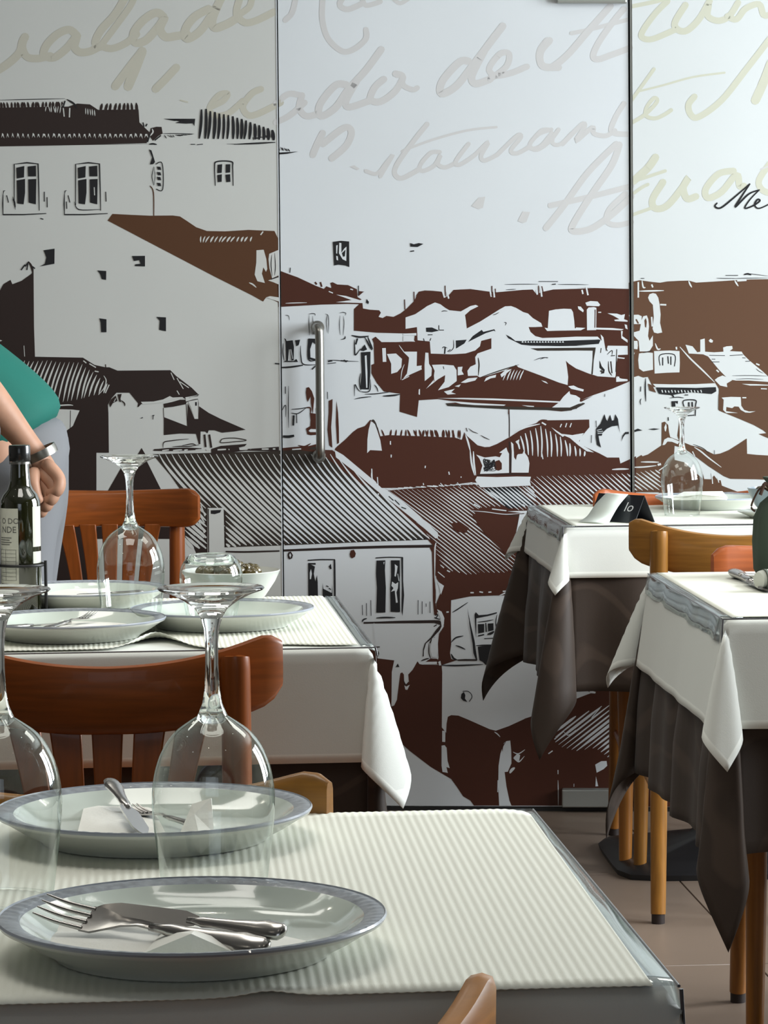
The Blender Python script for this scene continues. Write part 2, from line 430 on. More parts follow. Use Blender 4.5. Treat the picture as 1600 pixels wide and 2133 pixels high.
def inside(p, poly):
    x, y = p; c = False; n = len(poly)
    for i in range(n):
        x1, y1 = poly[i]; x2, y2 = poly[(i + 1) % n]
        if (y1 > y) != (y2 > y) and x < (x2 - x1) * (y - y1) / (y2 - y1) + x1: c = not c
    return c
def fill(col, lv, poly, fn, rng, step, wd, tk, jit=0.3):
    """lines x = s + fn(t) clipped to a polygon"""
    s = rng[0]
    while s < rng[1]:
        run = []; w_ = wd * random.uniform(1 - jit * .5, 1 + jit * .4)
        for i in range(tk + 1):
            p = fn(s, i / tk)
            if inside(p, poly): run.append(p)
            else:
                if len(run) > 2: STR(col, lv, run[::max(1, len(run) // 6)] + [run[-1]], w_, 0.2, True)
                run = []
        if len(run) > 2: STR(col, lv, run[::max(1, len(run) // 6)] + [run[-1]], w_, 0.2, True)
        s += step
# ---- handwriting
for s, wd in (("@Q -20,395 50,350 110,290 125,235 140,205", 46), ("138,205 125,260 150,315 210,325 280,310", 42), ("430,200 385,165 320,190 260,250 245,305 300,320 370,270 425,205 415,260 445,290 500,285 560,255", 44),
              ("560,260 530,240 560,170 640,80 700,-20", 44), ("560,255 640,150 720,40 745,-10", 36), ("560,255 620,270 700,240 760,190", 40), ("910,95 870,70 800,110 745,180 750,235 810,225 880,150 915,100 890,160 920,205 980,200 1040,190", 46),
              ("1160,50 1080,95 1030,165 1040,215 1110,175 1180,80 1230,-10", 46), ("1215,20 1180,110 1195,155 1260,135 1310,105", 46), ("1330,80 1385,40 1400,-10", 36), ("1330,0 1315,75 1360,125 1430,112 1525,65", 40),
              ("790,285 715,380 640,480", 46), ("790,285 750,390 712,480", 52), ("980,375 920,440 865,495", 44),
              ("1180,590 1240,560 1265,520 1215,530 1165,600 1190,640 1270,630 1350,560", 34), ("1450,495 1400,520 1350,590 1380,640 1440,630 1560,570", 36)):
    Z('t', 0, wd, s, 1.0)
Z('t', 0, 8, "1000,556 1045,568")
for s, wd in (("@R 150,-10 130,70 92,112", 32), ("300,-10 298,110 330,215 410,285 480,270 540,215 540,165", 32), ("410,-10 395,30 440,52 520,20", 32), ("520,-10 540,30 620,10", 28), ("690,-10 730,18 780,-10", 24),
              ("40,680 120,640 200,570", 34), ("175,530 110,522 40,575", 34), ("185,530 170,600 210,645 280,630", 36), ("430,470 370,475 285,580 290,645 370,600 440,500 540,390 625,275", 40), ("490,450 430,560 450,595 560,560", 38),
              ("640,440 590,485 565,550 620,565 700,510 745,430 705,410", 38), ("740,430 750,475 800,498 825,488", 30), ("1110,340 1060,345 965,450 960,520 1040,480 1130,370 1220,250 1300,145", 42), ("1200,280 1130,420 1150,465 1230,440", 40),
              ("1230,440 1320,370 1335,300 1285,300 1225,380 1260,420 1350,405 1435,370", 34), ("1560,225 1510,290 1520,365 1610,375", 40), ("300,740 270,800 245,860", 38), ("300,800 420,710 460,735 430,810 350,880", 38),
              ("540,950 600,965 650,910 690,860 650,930 620,980", 22), ("880,690 800,790 715,910 700,965 740,990 830,945", 28), ("740,840 900,780 1100,725 1265,706", 14), ("950,845 900,850 840,920 855,950 920,920 955,860 940,910 980,930 1040,905", 24),
              ("1110,800 1040,895 1060,915 1140,865 1220,790 1180,865 1200,892 1270,860", 24), ("1270,860 1380,755 1400,765 1345,835 1380,852 1450,815", 24), ("1570,720 1500,745 1450,805 1490,832 1560,785 1610,720", 24)):
    Z('u', 0, wd, s, 1.0)
Y('u', 0, "1125,1145 1165,1098 1203,1092 1190,1155 1165,1162"); Y('u', 0, "1383,1228 1410,1175 1452,1178 1432,1232 1410,1240"); Y('u', 0, "448,925 475,918 505,938 490,945")
for s, wd in (("@S 130,270 80,340 85,420 150,450 260,370 400,210 550,40", 46), ("640,60 580,130 480,270 435,370 470,395 560,365 680,320", 42), ("290,222 420,195 670,130", 28), ("150,865 90,870 20,950 20,990 90,970 165,885 165,955 220,960 290,890", 26),
              ("230,960 360,830 375,850 320,940 430,850 440,890 520,905 580,870", 32), ("640,690 580,790 560,880 680,895", 36), ("120,1520 240,1370 400,1150 590,960", 42), ("610,965 560,1100 430,1290 310,1480 300,1540 420,1525 560,1430 690,1310", 44),
              ("150,1370 400,1315 690,1240", 38), ("650,1290 540,1400 530,1480 600,1500 690,1480", 36), ("1550,1130 1600,1110", 10)):
    Z('u', 0, wd, s, 1.0)
for s, wd in (("@S 690,45 860,10 930,-10", 28), ("930,10 850,90 770,200 760,250 830,262 980,200", 40), ("1050,35 980,150 1000,200 1060,205 1140,130 1210,10", 44), ("1205,40 1200,110 1270,140 1340,110 1400,20", 42), ("1330,110 1390,130 1450,60 1540,30 1570,100 1620,100", 42),
              ("840,462 770,560 690,670", 24), ("730,612 900,570 1100,515 1310,486", 14), ("690,820 780,765 860,680 840,655 790,720 790,775 850,790 910,765 955,735", 26), ("1110,645 1070,700 1085,765 1140,780 1290,670 1450,470 1620,250", 42),
              ("1620,420 1570,550 1515,670", 60), ("850,1050 800,1120 700,1210", 52), ("690,1215 915,1140", 22), ("690,1300 760,1250 800,1230", 22), ("690,1435 830,1385", 22), ("900,1215 830,1330 850,1390 930,1370 1030,1250 1070,1185 1035,1250 1060,1325 1120,1310", 46),
              ("1370,1140 1270,1160 1185,1260 1200,1320 1290,1280 1390,1165 1410,1240 1440,1240", 44), ("1620,1080 1540,1200 1560,1265 1620,1290", 42)):
    Z('v', 0, wd, s, 1.0)
for s, wd in (("1262,1352 1246,1376 1285,1386 1370,1320 1480,1225", 12), ("1480,1225 1430,1300 1380,1382 1470,1295 1545,1266", 12), ("1540,1268 1480,1330 1445,1388 1500,1372 1545,1340 1530,1330 1510,1365 1540,1390 1620,1355", 11)):
    Z('k', 3, wd, s, 0.7)
# ---- upper left roofs
Y('d', 1, "@A -10,118 380,112 430,95 500,100 545,130 770,128 775,200 800,225 832,255 815,315 -10,333")
hatch('d', 1, 19, 14, "0,128 360,122", "0,88 360,84", .5); hatch('d', 1, 9, 15, "545,140 775,150", "552,95 778,90", .4)
Z('k', 3, 4, "-5,76 180,72 362,68"); Z('k', 3, 10, "372,72 410,95 430,125"); Z('k', 3, 8, "362,80 350,120"); Z('w', 2, 7, "388,120 386,172"); Z('w', 2, 6, "350,100 357,168"); hatch('w', 2, 7, 5, "250,110 345,110", "252,140 345,150", .8); hatch('w', 2, 5, 5, "470,120 530,130", "474,155 530,165", .6)
for i in range(29):
    x = 8 + i * 28.4; h_ = random.uniform(20, 32); q = random.uniform(8, 16)
    Y('w', 2, [(x * .375, (180 + (291 - h_ * .2) * .375)), ((x + 4) * .375, 180 + (262 + random.uniform(-4, 4)) * .375), ((x + q) * .375, 180 + 264 * .375), ((x + q + 5) * .375, 180 + (290 + random.uniform(-6, 3)) * .375), ((x + q * .6) * .375, 180 + 272 * .375)])
cur = 'A'
Y('d', 1, "838,232 870,224 898,225 904,262 880,275 850,302 828,272"); Y('k', 3, "908,180 970,192 1085,180 1080,222 1072,205 1035,207 975,203 1000,194")
ML('k', 3, 7, "800,225 795,200|810,222 818,208|835,262 820,310|860,300 895,272"); Z('w', 2, 8, "845,235 850,255 828,280")
Z('d', 1, 3, "-10,333 400,325 820,318"); Z('k', 3, 9, "828,322 850,319 872,323")
hatch('k', 3, 17, 17, "1108,132 1140,125 1190,140 1350,182 1525,245", "1100,290 1200,292 1350,292 1530,300", .4, -.02, .5)
hatch('k', 3, 10, 4, "905,270 1060,268", "925,290 1085,262", .8); ML('k', 3, 4, "905,262 985,262 1080,264|1060,322 1085,322|1095,324 1128,321|1260,320 1400,320 1530,312"); Z('k', 3, 8, "1300,322 1420,316 1530,310")
hatch('k', 3, 14, 7, "1400,280 1530,290", "1410,300 1528,250", 1.0)
for dx in (0, 341):
    for q in ("92,452 136,442 134,505 94,512", "155,445 200,440 201,500 157,500", "94,522 140,514 140,590 132,655 97,650", "158,516 202,514 200,655 160,645"):
        Y('k', 3, [((a + dx * .375), b) for a, b in PT("@A " + q)])
    for q, wd in (("80,660 80,432 150,424 212,430 216,560 219,690", 8), ("18,600 16,650 18,712 130,712 258,706", 8), ("18,600 22,580 30,578", 5), ("38,605 48,645", 5)):
        STR('k', 3, [(a + dx * .375, b) for a, b in PT("@A " + q)], wd * .375, .5, False)
ML('k', 3, 5, "72,612 78,640 86,685|247,585 247,640|262,615 263,672|225,733 242,738|588,585 590,640|370,640 372,680"); Z('k', 3, 5, "414,640 440,684 560,683"); Z('k', 3, 9, "72,625 80,640 86,672"); Z('w', 4, 5, "524,560 526,605")
Y('k', 3, "828,350 842,355 862,420 852,432 834,434 846,395"); Z('k', 3, 5, "866,432 902,429 905,570 868,570", .9); Z('k', 3, 4, "856,445 845,500 856,550"); Z('k', 3, 3, "856,445 862,500 856,550")
for y_ in (455, 485, 512, 545): Y('k', 3, "872,%d 892,%d 896,%d 878,%d" % (y_ - 10, y_ - 8, y_ + 9, y_ + 8))
Z('l', 2, 6, "834,552 853,590 855,720", .8)
Z('k', 3, 7, "1197,552 1193,450 1205,418 1286,418 1293,450 1296,552", .6)
for q in ("1210,435 1235,432 1232,480 1208,482", "1255,433 1280,432 1279,478 1255,480", "1208,492 1233,488 1232,530 1210,532", "1253,490 1279,488 1281,530 1258,532"): Y('k', 3, q)
Y('l', 1, "598,745 625,708 700,712 830,718 960,717 1000,722 1040,748 1090,782 1150,803 1250,805 1380,797 1525,803 1545,845 1548,1200 1480,1170 1462,1195 1400,1160 1200,1060")
hatch('w', 2, 13, 9, "1105,832 1412,835", "1092,868 1398,862", .6, .05); Z('w', 2, 7, "1462,806 1448,825")
Y('w', 2, "1425,910 1465,907 1480,960 1485,1015 1478,1030 1463,1005 1455,1040 1472,1092 1430,1082 1415,1045 1424,980"); Y('w', 2, "1496,930 1548,908 1548,1050 1512,1066 1497,1010 1492,960")
ML('k', 3, 5, "1510,935 1506,990 1512,1055|1526,925 1530,1000 1526,1050|1505,1072 1545,1058"); Y('w', 2, "1490,1078 1548,1060 1548,1100 1520,1088"); Z('w', 2, 8, "1384,1090 1405,1100 1424,1117"); Y('w', 2, "1478,1172 1500,1165 1550,1172 1550,1195 1500,1180")
Y('k', 3, "243,910 304,901 303,985 222,1000 250,985 258,950"); Y('k', 3, "733,942 806,941 806,1000 750,998 752,988 782,985 775,965 745,970"); Y('k', 3, "541,1022 591,1025 590,1075 566,1070 556,1040")
Y('k', 3, "@P 207,663 222,665 222,692 211,692 210,672"); Y('k', 3, "326,660 346,661 346,690 332,687 333,668")
# small ship shape right of the seam
Y('k', 3, "@R 48,848 165,842 100,855 60,858"); hatch('k', 3, 6, 5, "50,812 110,828", "62,838 125,842", .8)
# ---- lower left, dark masses
Y('d', 1, "@P -20,605 0,605 7,592 22,583 26,592 45,585 66,570 70,559 71,680 73,743 173,745 197,760 220,765 228,765 245,772 355,771 367,783 400,808 413,821 408,823 @C 740,520 700,508 640,520 560,545 500,552 380,565 355,590 345,592 @P 288,840 270,818 243,818 232,830 225,843 226,860 227,943 201,943 201,1160 205,1260 -20,1260")
ML('k', 3, 7, "@A 118,1020 140,990|150,1020 155,985|180,1000 195,1012|160,975 140,1000"); Z('d', 2, 12, "158,972 175,1000 185,1040")
Y('w', 2, "@P 100,852 150,853 166,855 160,868 152,887 135,900 127,912 118,880"); Z('d', 3, 6, "@B 588,620 585,770"); Z('w', 2, 11, "@B 350,560 450,578 570,574 610,578"); Y('w', 2, "80,300 140,308 150,350 175,395 150,395"); Z('w', 2, 5, "200,80 206,170"); Y('w', 2, "0,32 20,38 0,45")
hatch('w', 2, 21, 15, "188,200 260,212 400,208 560,212 660,215 760,290 850,360 910,405", "148,345 190,400 260,455 340,520 400,545 520,550 650,530 800,490 875,475", .35, .03, .12)
ML('w', 2, 9, "695,205 720,225|745,230 800,262|790,292 822,298|865,330 885,370 870,430 820,490|910,405 878,475"); ML('w', 2, 7, "1425,305 1452,365|1475,350 1528,440|1500,380 1575,432|1475,455 1495,488")
ML('d', 1, 7, "880,235 882,262|905,262 940,290")
# tower and neighbours
Y('d', 3, "@C 110,560 125,530 165,495 180,540 140,560 120,595"); Y('d', 3, "180,485 215,482 205,520 210,550 195,545"); Z('d', 3, 10, "210,535 238,560 240,585"); ML('k', 3, 6, "375,685 392,678|470,662 488,660|478,662 475,695"); Z('w', 4, 5, "150,550 165,520")
Y('d', 1, "562,565 640,548 700,530 742,530 760,545 748,568 640,590 568,598"); Y('w', 2, "375,548 480,545 560,528 615,500 640,512 720,508 735,520 700,518 640,528 560,552 480,562 390,568")
Y('d', 1, "566,675 760,750 765,560 785,600 820,692 852,696 860,585 940,640 1040,690 1248,780 1150,795 1050,805 990,785 940,785 930,810 910,795 872,795 870,900 858,900 835,815 700,812 566,825")
Z('d', 1, 5, "562,598 566,680"); Z('d', 1, 5, "752,565 762,748"); Y('d', 1, "740,520 860,485 850,500 790,510 770,520 800,530 850,522 856,560 852,695 820,692 790,560 760,545"); Y('w', 2, "768,545 850,528 852,690 822,690 790,590"); Y('w', 3, "745,510 860,490 770,515 850,518 750,545"); Z('k', 3, 14, "834,550 834,580")
Y('e', 2, "770,480 865,485 800,492")
ML('d', 3, 8, "560,932 568,885 640,870 775,856|638,922 700,918 780,918 862,905|720,912 800,898 835,908|486,943 640,938 760,940 880,935"); Z('d', 2, 26, "480,950 600,945 760,942 880,940"); Z('e', 3, 7, "1040,875 1060,855 1160,850 1255,868 1160,880 1045,888 1040,870", 1)
ML('d', 3, 16, "905,820 915,925|945,820 962,930"); Y('d', 1, "1040,915 1258,898 1240,918 1190,930 1200,945 1525,922 1525,960 1250,955 960,990 960,940"); hatch('w', 3, 11, 12, "505,955 1520,940", "560,948 1560,940", .5, 0, .8)
# ---- big striped roof (left of ridge)
roof = PT("@P 318,946 560,940 585,938 640,934 655,930 692,944 800,1030 905,1122 893,1124 780,1128 590,1136 468,1140 466,1060 432,1058 432,1155 385,1160 383,1030 355,990")
Y('e', 1, roof)
Y('d', 1, "@T 205,445 120,620 80,900 900,900 690,440 560,180 545,115 512,58 480,110 340,210"); Y('d', 1, "@P 385,1100 432,1080 432,1150 405,1150 392,1135")
Y('b', 2, "@J 990,60 1330,70 1500,200 1600,300 1600,370 1440,260 1290,140 1200,90"); Y('b', 2, "@K 0,130 60,170 190,260 300,330 560,560 700,680 830,800 760,780 640,700 480,540 300,380 130,270 0,190")
ridge_w = PT("@K -10,70 60,110 300,310 380,385 420,400 560,500 700,620 850,760 850,800 830,806 700,690 500,530 330,400 180,270 0,130")
f1 = lambda s, t: (s + 190 * (t ** 1.18), 946 + 196 * (t ** 0.97))
fill('w', 3, roof, f1, (160, 900), 13.2, 5.6, 60)
Y('w', 4, "@P 433,1058 466,1058 468,1160 433,1160"); Z('d', 5, 8, "@J 297,560 300,930"); Z('d', 5, 6, "438,575 440,870"); Y('k', 5, "318,572 405,568 395,590 350,604 318,600")
ML('w', 4, 10, "@J 100,700 190,780|150,700 262,800|215,660 265,760|225,610 265,675|235,530 270,620")
hatch('e', 2, 26, 9, "@J 450,872 880,862", "470,855 890,850", .8); hatch('k', 2, 34, 9, "@L 130,135 1370,95", "150,112 1400,70", .8)
Z('d', 2, 14, "@J 440,915 600,918 890,910", .8); Y('w', 2, "@J 95,790 165,860 190,920 200,960 95,960"); Z('w', 2, 14, "@J 180,850 210,865")
Z('w', 2, 16, "@J 60,75 200,80"); 
# ---- door panel: house under the first roof
Y('b', 1, "@D 225,325 330,365 400,390 550,460 620,487 640,465 680,480 690,430 730,450 820,455 895,490 900,555 935,575 870,598 930,600 925,615 820,612 600,618 240,638"); Y('w', 2, "722,535 800,545 950,590 940,605 720,598 850,580"); Z('w', 2, 7, "300,607 380,604 478,602"); Z('w', 2, 9, "840,488 862,495"); Z('w', 2, 8, "660,508 695,522")
ML('b', 1, 14, "545,430 560,450|590,430 602,470|680,435 692,480"); Y('b', 1, "910,505 955,510 940,520 905,550"); Y('k', 3, "975,570 995,595 990,615 972,600"); Z('k', 3, 7, "340,310 336,352|".replace('|', '')); Z('k', 3, 7, "908,460 908,540")
Y('k', 3, "695,95 760,86 830,92 832,305 800,292 740,285 705,292 700,200"); Y('w', 4, "748,102 765,106 765,185 790,150 808,135 806,255 775,240 745,190"); Y('w', 4, "722,125 735,122 730,195 722,190"); Y('w', 4, "722,212 735,215 738,250 725,245"); Y('k', 5, "770,190 800,160 795,215 780,220")
Y('k', 3, "1338,105 1370,115 1410,105 1450,112 1400,138 1342,135"); Z('k', 3, 9, "1340,175 1372,170")
ML('k', 3, 5, "497,705 495,790 500,875|525,712 530,790 528,870|493,698 520,692 546,696 545,712|632,695 655,710 660,780 655,860|650,700 640,760 648,850|750,688 780,682 803,690 797,708|755,710 750,790 757,872|783,712 788,780 780,875|798,880 795,902 760,908|298,706 325,712 333,748|253,652 256,665")
ML('k', 3, 9, "@E 120,60 118,140 128,205|130,20 145,50 150,180|330,25 330,190 390,205|265,80 268,170 290,235 400,238"); Y('k', 3, "140,42 200,35 210,90 208,200 190,205 180,110 168,110 160,205 145,205"); Y('k', 3, "220,35 262,30 250,75 230,85"); Y('k', 3, "330,20 398,22 392,70 365,48 345,110 348,178 390,190 392,208 330,190"); Y('k', 3, "120,215 245,215 230,190 210,208 140,205"); Z('w', 4, 5, "185,110 200,190")
Z('k', 3, 14, "96,262 180,258 285,243", .6); ML('k', 3, 10, "360,278 395,245|52,228 90,232|600,205 660,208"); ML('k', 3, 6, "490,200 560,202 650,208 750,211|490,230 560,222"); ML('k', 3, 12, "495,212 530,205|625,200 650,215"); Z('k', 3, 5, "635,0 630,20 600,28")
Y('k', 3, "768,135 848,130 846,330 836,445 762,442 775,300"); Y('w', 4, "800,165 815,160 822,300 822,430 812,432 806,300"); Z('k', 3, 8, "765,310 756,380 768,455"); Z('k', 3, 15, "690,-6 760,8 835,0"); Z('k', 3, 11, "714,30 716,100 722,158 765,105"); ML('k', 3, 13, "740,20 725,70|800,10 840,80 862,118|825,5 845,60 868,110"); Y('k', 3, "762,118 800,70 820,112 790,125")
ML('k', 3, 8, "715,500 718,405 740,440 765,465|765,462 840,458 848,360|715,525 780,512 855,505|880,405 900,430 912,465|800,484 900,480 1030,462"); Z('k', 3, 14, "950,500 1030,495 1095,486"); ML('k', 3, 5, "490,465 492,525")
Y('b', 2, "310,470 315,430 335,425 360,460 380,520 372,600 368,655 352,560 350,500 325,550 316,520"); Y('b', 2, "342,640 402,648 402,775 350,772 332,790 345,800 402,800 402,822 350,826 322,818 312,770 346,750 350,700"); Y('b', 2, "500,540 532,525 530,620 520,760 530,930 505,910 490,780 500,640"); Y('b', 2, "565,540 578,640 584,760 586,890 570,900 560,720")
Z('k', 3, 22, "118,836 165,838 212,830", .8); ML('k', 3, 7, "165,415 163,600 166,765|138,420 139,480|105,632 140,575 142,675|190,610 260,605 330,592|188,640 245,645 310,600|232,645 234,725"); Z('k', 3, 16, "208,660 204,745", .2); Z('e', 2, 9, "@E 395,600 405,700")
ML('b', 2, 12, "300,600 345,598 348,650|245,910 300,920 350,895")
Z('b', 1, 24, "@E 100,945 220,935 320,930 400,910", .9); Z('w', 2, 10, "@E 195,945 270,940")
# ---- hilltop town behind, door panel
Y('b', 1, "@D 870,655 940,590 945,650 1000,660 1080,665 1095,685 1075,720 1110,730 1140,712 1200,720 1260,690 1310,650 1370,590 1395,540 @F 100,235 130,190 180,180 240,182 320,190 350,240 385,215 420,175 560,168 720,190 780,195 1000,175 1080,172 1110,210 1170,190 1250,172 1480,165 1600,160 @G 0,160 100,158 460,168 460,930 430,945 300,1000 150,1050 40,1095 @F 1580,1060 1480,1110 @H 1430,240 1370,270 1320,300 1240,308 1100,295 800,290 290,262 275,240 400,232 210,205 50,215 35,355 @E 1230,672 1090,630 1095,480 960,462 900,390 855,310 855,240 880,230 875,60 862,25 890,5 940,50 1060,50 1210,45 @D 1380,860 1060,852 870,835")
ML('b', 2, 8, "@F 350,140 352,230|740,142 740,228|768,165 768,205|1128,140 1130,230|1155,145 1168,200|12,255 15,340|90,190 92,270")
ML('w', 2, 13, "@F 330,190 345,240|365,190 380,248|725,185 735,232|755,180 760,238|1112,178 1118,215|1145,150 1155,232|1490,175 1498,210|1525,150 1540,220")
Y('w', 2, "20,405 100,378 150,345 200,310 265,280 310,295 350,325 385,345 480,355 560,310 605,300 627,312 560,345 515,385 522,430 530,497 640,440 800,340 850,312 900,310 940,325 1000,360 1040,372 1080,410 1150,452 1160,482 1100,485 1045,485 1060,525 1100,560 1160,576 1300,572 @G 0,565 180,565 215,600 205,545 228,570 240,640 250,690 265,640 430,642 432,715 350,718 348,735 405,742 345,742 335,800 330,890 325,905 180,895 150,885 130,880 0,830 @F 1560,878 1500,850 1440,830 1380,790 1355,765 1365,820 1375,900 1370,968 1300,948 1150,890 960,820 940,800 850,845 720,885 640,905 615,890 540,892 535,850 560,815 605,795 600,735 620,705 735,665 735,578 650,600 640,645 600,680 520,705 400,712 230,706 222,605 120,595 115,485 20,500")
for q in ("0,540 110,535 110,556 0,552", "0,560 50,568 75,580 100,607 0,603", "18,690 115,690 112,835 150,812 155,838 60,880 0,915 40,860 48,740", "185,698 210,700 215,790 240,830 235,890 180,935 178,800",
          "240,800 330,797 420,805 445,845 446,935 380,985 290,1012 345,940 350,885 290,920 190,1000 250,930 262,850", "455,818 495,815 488,850 505,880 455,888", "340,1022 430,1000 400,1028 440,1042 370,1048", "480,948 540,912 620,905 600,930 520,950",
          "430,978 480,962 465,985", "285,1078 500,1075 750,1080 1000,1090 1315,1104 1300,1116 900,1100 600,1090", "385,1100 600,1118 855,1132 840,1141 600,1135 480,1125", "1300,1112 1335,1065 1385,1018 1392,1045 1440,1055 1475,1078 1470,1105 1505,1112 1440,1142 1390,1160 1240,1155",
          "1375,978 1420,972 1455,990 1505,1005 1500,1022 1400,1000", "1215,350 1270,338 1340,332 1400,335 1415,360 1425,430 1430,495 1520,492 1480,512 1300,515 1200,518 1178,490 1205,495", "1455,312 1480,315 1505,345 1500,362 1460,335", "990,1137 1090,1143 1090,1150 1040,1148", "130,1005 140,1000 140,1050 128,1045", "1150,928 1190,940 1208,958 1175,945"):
    Y('w', 2, "@F " + q)
for q in ("90,340 105,322 150,318 170,325 168,510 92,512", "78,282 120,268 180,272 202,300 190,312 90,308", "165,490 300,493 398,503 380,512 165,505", "262,370 340,373 378,385 408,377 400,420 430,430 430,441 325,435 318,425 362,420 310,390", "375,518 390,518 385,560 430,592 430,615 378,578", "405,462 425,468 430,505 412,495", "0,488 72,492 40,508 0,513", "350,735 408,742 402,750 352,745", "335,900 380,915 430,920 430,935 335,942", "335,895 360,898 362,912"):
    Y('w', 2, "@G " + q)
Z('b', 3, 7, "@G 160,340 158,490"); Z('w', 2, 8, "@G 185,362 210,362")
Y('k', 3, "@F 190,490 240,488 300,515 240,528 192,525"); ML('k', 3, 7, "205,550 245,549|297,470 298,510|170,580 176,605|232,578 222,600|318,357 340,350 370,353|840,447 858,450 850,472|325,662 340,650 368,660|420,592 418,660 380,695|370,690 395,672|300,510 340,510"); Z('k', 3, 12, "350,655 345,708")
Y('k', 3, "438,597 530,590 510,622 440,665"); Y('k', 3, "540,610 580,560 655,508 668,525 760,503 770,522 755,515 690,535 600,580"); Y('k', 3, "855,548 880,560 900,572 935,600 1000,602 1040,598 1300,600 1600,590 @G 190,588 205,592 190,625 0,640 @F 1600,640 1300,644 1060,640 985,632 920,600 875,578")
for i in range(15): Y('w', 4, "@F %d,%d %d,%d %d,%d" % (985 + i * 24, 612, 998 + i * 24, 600, 1003 + i * 24, 616))
Y('e', 3, "@F 1060,662 1200,660 1400,658 1600,655 @G 0,655 165,655 160,690 148,760 140,880 128,878 138,760 140,682 0,680 @F 1300,682 1120,682"); Z('e', 3, 11, "@F 625,740 632,800 626,890"); Z('k', 3, 6, "1090,762 1150,742 1210,738"); Z('k', 3, 6, "1140,755 1180,740 1208,745")
ML('k', 3, 5, "845,130 980,128 1125,128|1128,105 1290,105|1288,130 1400,130 1545,132|855,175 900,172 940,170"); Z('k', 3, 8, "1240,130 1272,127"); Z('e', 3, 9, "640,905 800,850 965,798"); Z('e', 3, 6, "745,385 770,378 800,362")
hatch('w', 3, 6, 9, "@F 860,845 1020,840", "830,930 985,925", .6, .03); Y('w', 3, "675,940 690,910 720,895 775,882 770,905 730,912"); Y('w', 3, "810,880 850,845 905,835 850,880 820,905"); Z('b', 3, 8, "@F 882,1165 880,1210", .9)
ML('b', 3, 9, "@F 448,850 452,940 420,960|240,830 250,880 258,940"); ML('k', 3, 5, "@F 335,812 340,835")
ML('w', 3, 6, "@E 1085,75 1110,110 1140,150|1100,365 1110,290 1130,235|1110,365 1170,335"); Y('w', 3, "@E 985,150 1060,145 1110,190 1105,260 1070,300 1020,315 1020,230"); Y('w', 3, "@E 1120,130 1235,130 1232,250 1275,245 1270,275 1150,320 1160,260 1170,180"); Z('w', 3, 30, "@E 960,100 965,215", .9)
ML('e', 3, 7, "@G 245,650 262,685|258,715 300,680 300,720|325,722 290,725|198,770 215,830 210,870|340,670 332,860|210,660 205,700"); Y('k', 3, "@G 195,760 205,800 240,840 235,870 205,875 225,850 195,825"); ML('d', 3, 10, "@G 270,770 275,850 300,890|290,770 300,870|200,850 235,862"); ML('w', 3, 5, "@G 262,880 320,900")
# ---- battlement roof and courtyard, door panel
Y('b', 1, "@E 555,935 570,920 640,860 700,800 740,770 800,750 815,735 845,698 880,710 910,765 930,835 960,830 1000,825 1600,845 @H 0,515 150,520 350,525 410,545 430,480 450,550 480,640 500,800 525,880 530,900 480,905 @K 1150,335 1040,350 880,370 740,380 480,385 370,385 300,320 60,110 -10,70")
hatch('b', 1, 15, 15, "@E 945,845 1600,850", "938,778 1592,782", .5); hatch('b', 1, 9, 17, "@H 15,525 415,535", "5,462 405,462", .5)
Y('w', 2, "@E 820,975 822,860 832,780 852,705 885,735 905,790 930,870 943,955 845,950"); Z('e', 3, 12, "855,715 870,700 890,730 915,800"); ML('w', 2, 9, "1013,878 1015,905|1020,988 1020,1012|1305,1080 1303,1100|1500,1130 1505,1155|858,1105 862,1190"); ML('w', 2, 8, "@K 300,225 298,300 335,340|345,295 352,380|455,-5 452,20|462,110 460,130|1043,290 1042,300|728,345 730,362"); ML('w', 2, 15, "@H 440,505 460,560 480,640|478,630 490,740 515,840|505,640 510,740 525,840")
hatch('w', 2, 16, 9, "@K 395,392 1170,342", "450,398 1220,352", .6, 0, .6)
Z('d', 1, 8, "@H 802,290 805,400 805,520", .9); Y('b', 1, "@H 430,480 450,510 540,590 600,605 640,603 700,580 810,520 950,430 1030,405 1070,382 1270,380 1470,375 1472,440 1430,490 1395,530 1388,570 1440,605 1550,655 @I 200,580 260,612 360,612 370,662 440,630 500,600 @P 1325,1076 1105,1076 1108,1060 1060,1060 1012,1018 @H 560,940 525,890 500,800 480,640 450,520")
Y('b', 1, "@P 806,1022 870,1016 1000,1008 1110,1015 1110,1060 1082,1075 1072,1120 1088,1180 1076,1239 1040,1240 980,1242 940,1250 938,1300 925,1262 925,1235 912,1205 905,1140")
Y('b', 1, "@P 1322,1420 1700,1420 1700,1681 1322,1681")
Y('w', 2, "@H 528,668 600,692 690,682 725,690 745,655 720,652 780,608 790,640 802,660 802,820 660,826 560,828 580,760 555,700"); Y('w', 2, "818,560 838,580 842,640 855,690 880,660 925,640 960,690 972,740 965,818 822,818 825,640"); Y('b', 3, "690,722 720,712 742,740 742,790 715,802 690,795 675,760"); Y('b', 3, "840,560 870,610 930,620 915,660 870,665 860,712 845,690"); Y('w', 3, "855,560 888,540 880,590")
for i in range(26): STR('k', 3, [(860 + (590 + random.uniform(0, 100)) * .25, 780 + (705 + random.uniform(0, 105)) * .25) for _ in range(4)], 1.3, .5)
Z('d', 3, 12, "@H 805,560 815,700 812,830", .9); Z('d', 3, 11, "540,838 700,832 960,828", .9); Y('w', 2, "520,880 535,850 700,855 860,850 985,852 975,890 985,925 700,938 565,940 535,905")
Y('w', 2, "1155,440 1240,495 1330,505 1425,488 1385,555 1430,600 1510,650 1450,640 1380,590 1310,530 1265,510 1250,520 1195,480"); Z('w', 2, 13, "855,480 940,440 1060,412"); Z('b', 1, 10, "1035,405 1070,382 1120,380"); Z('w', 2, 12, "1075,400 1110,420")
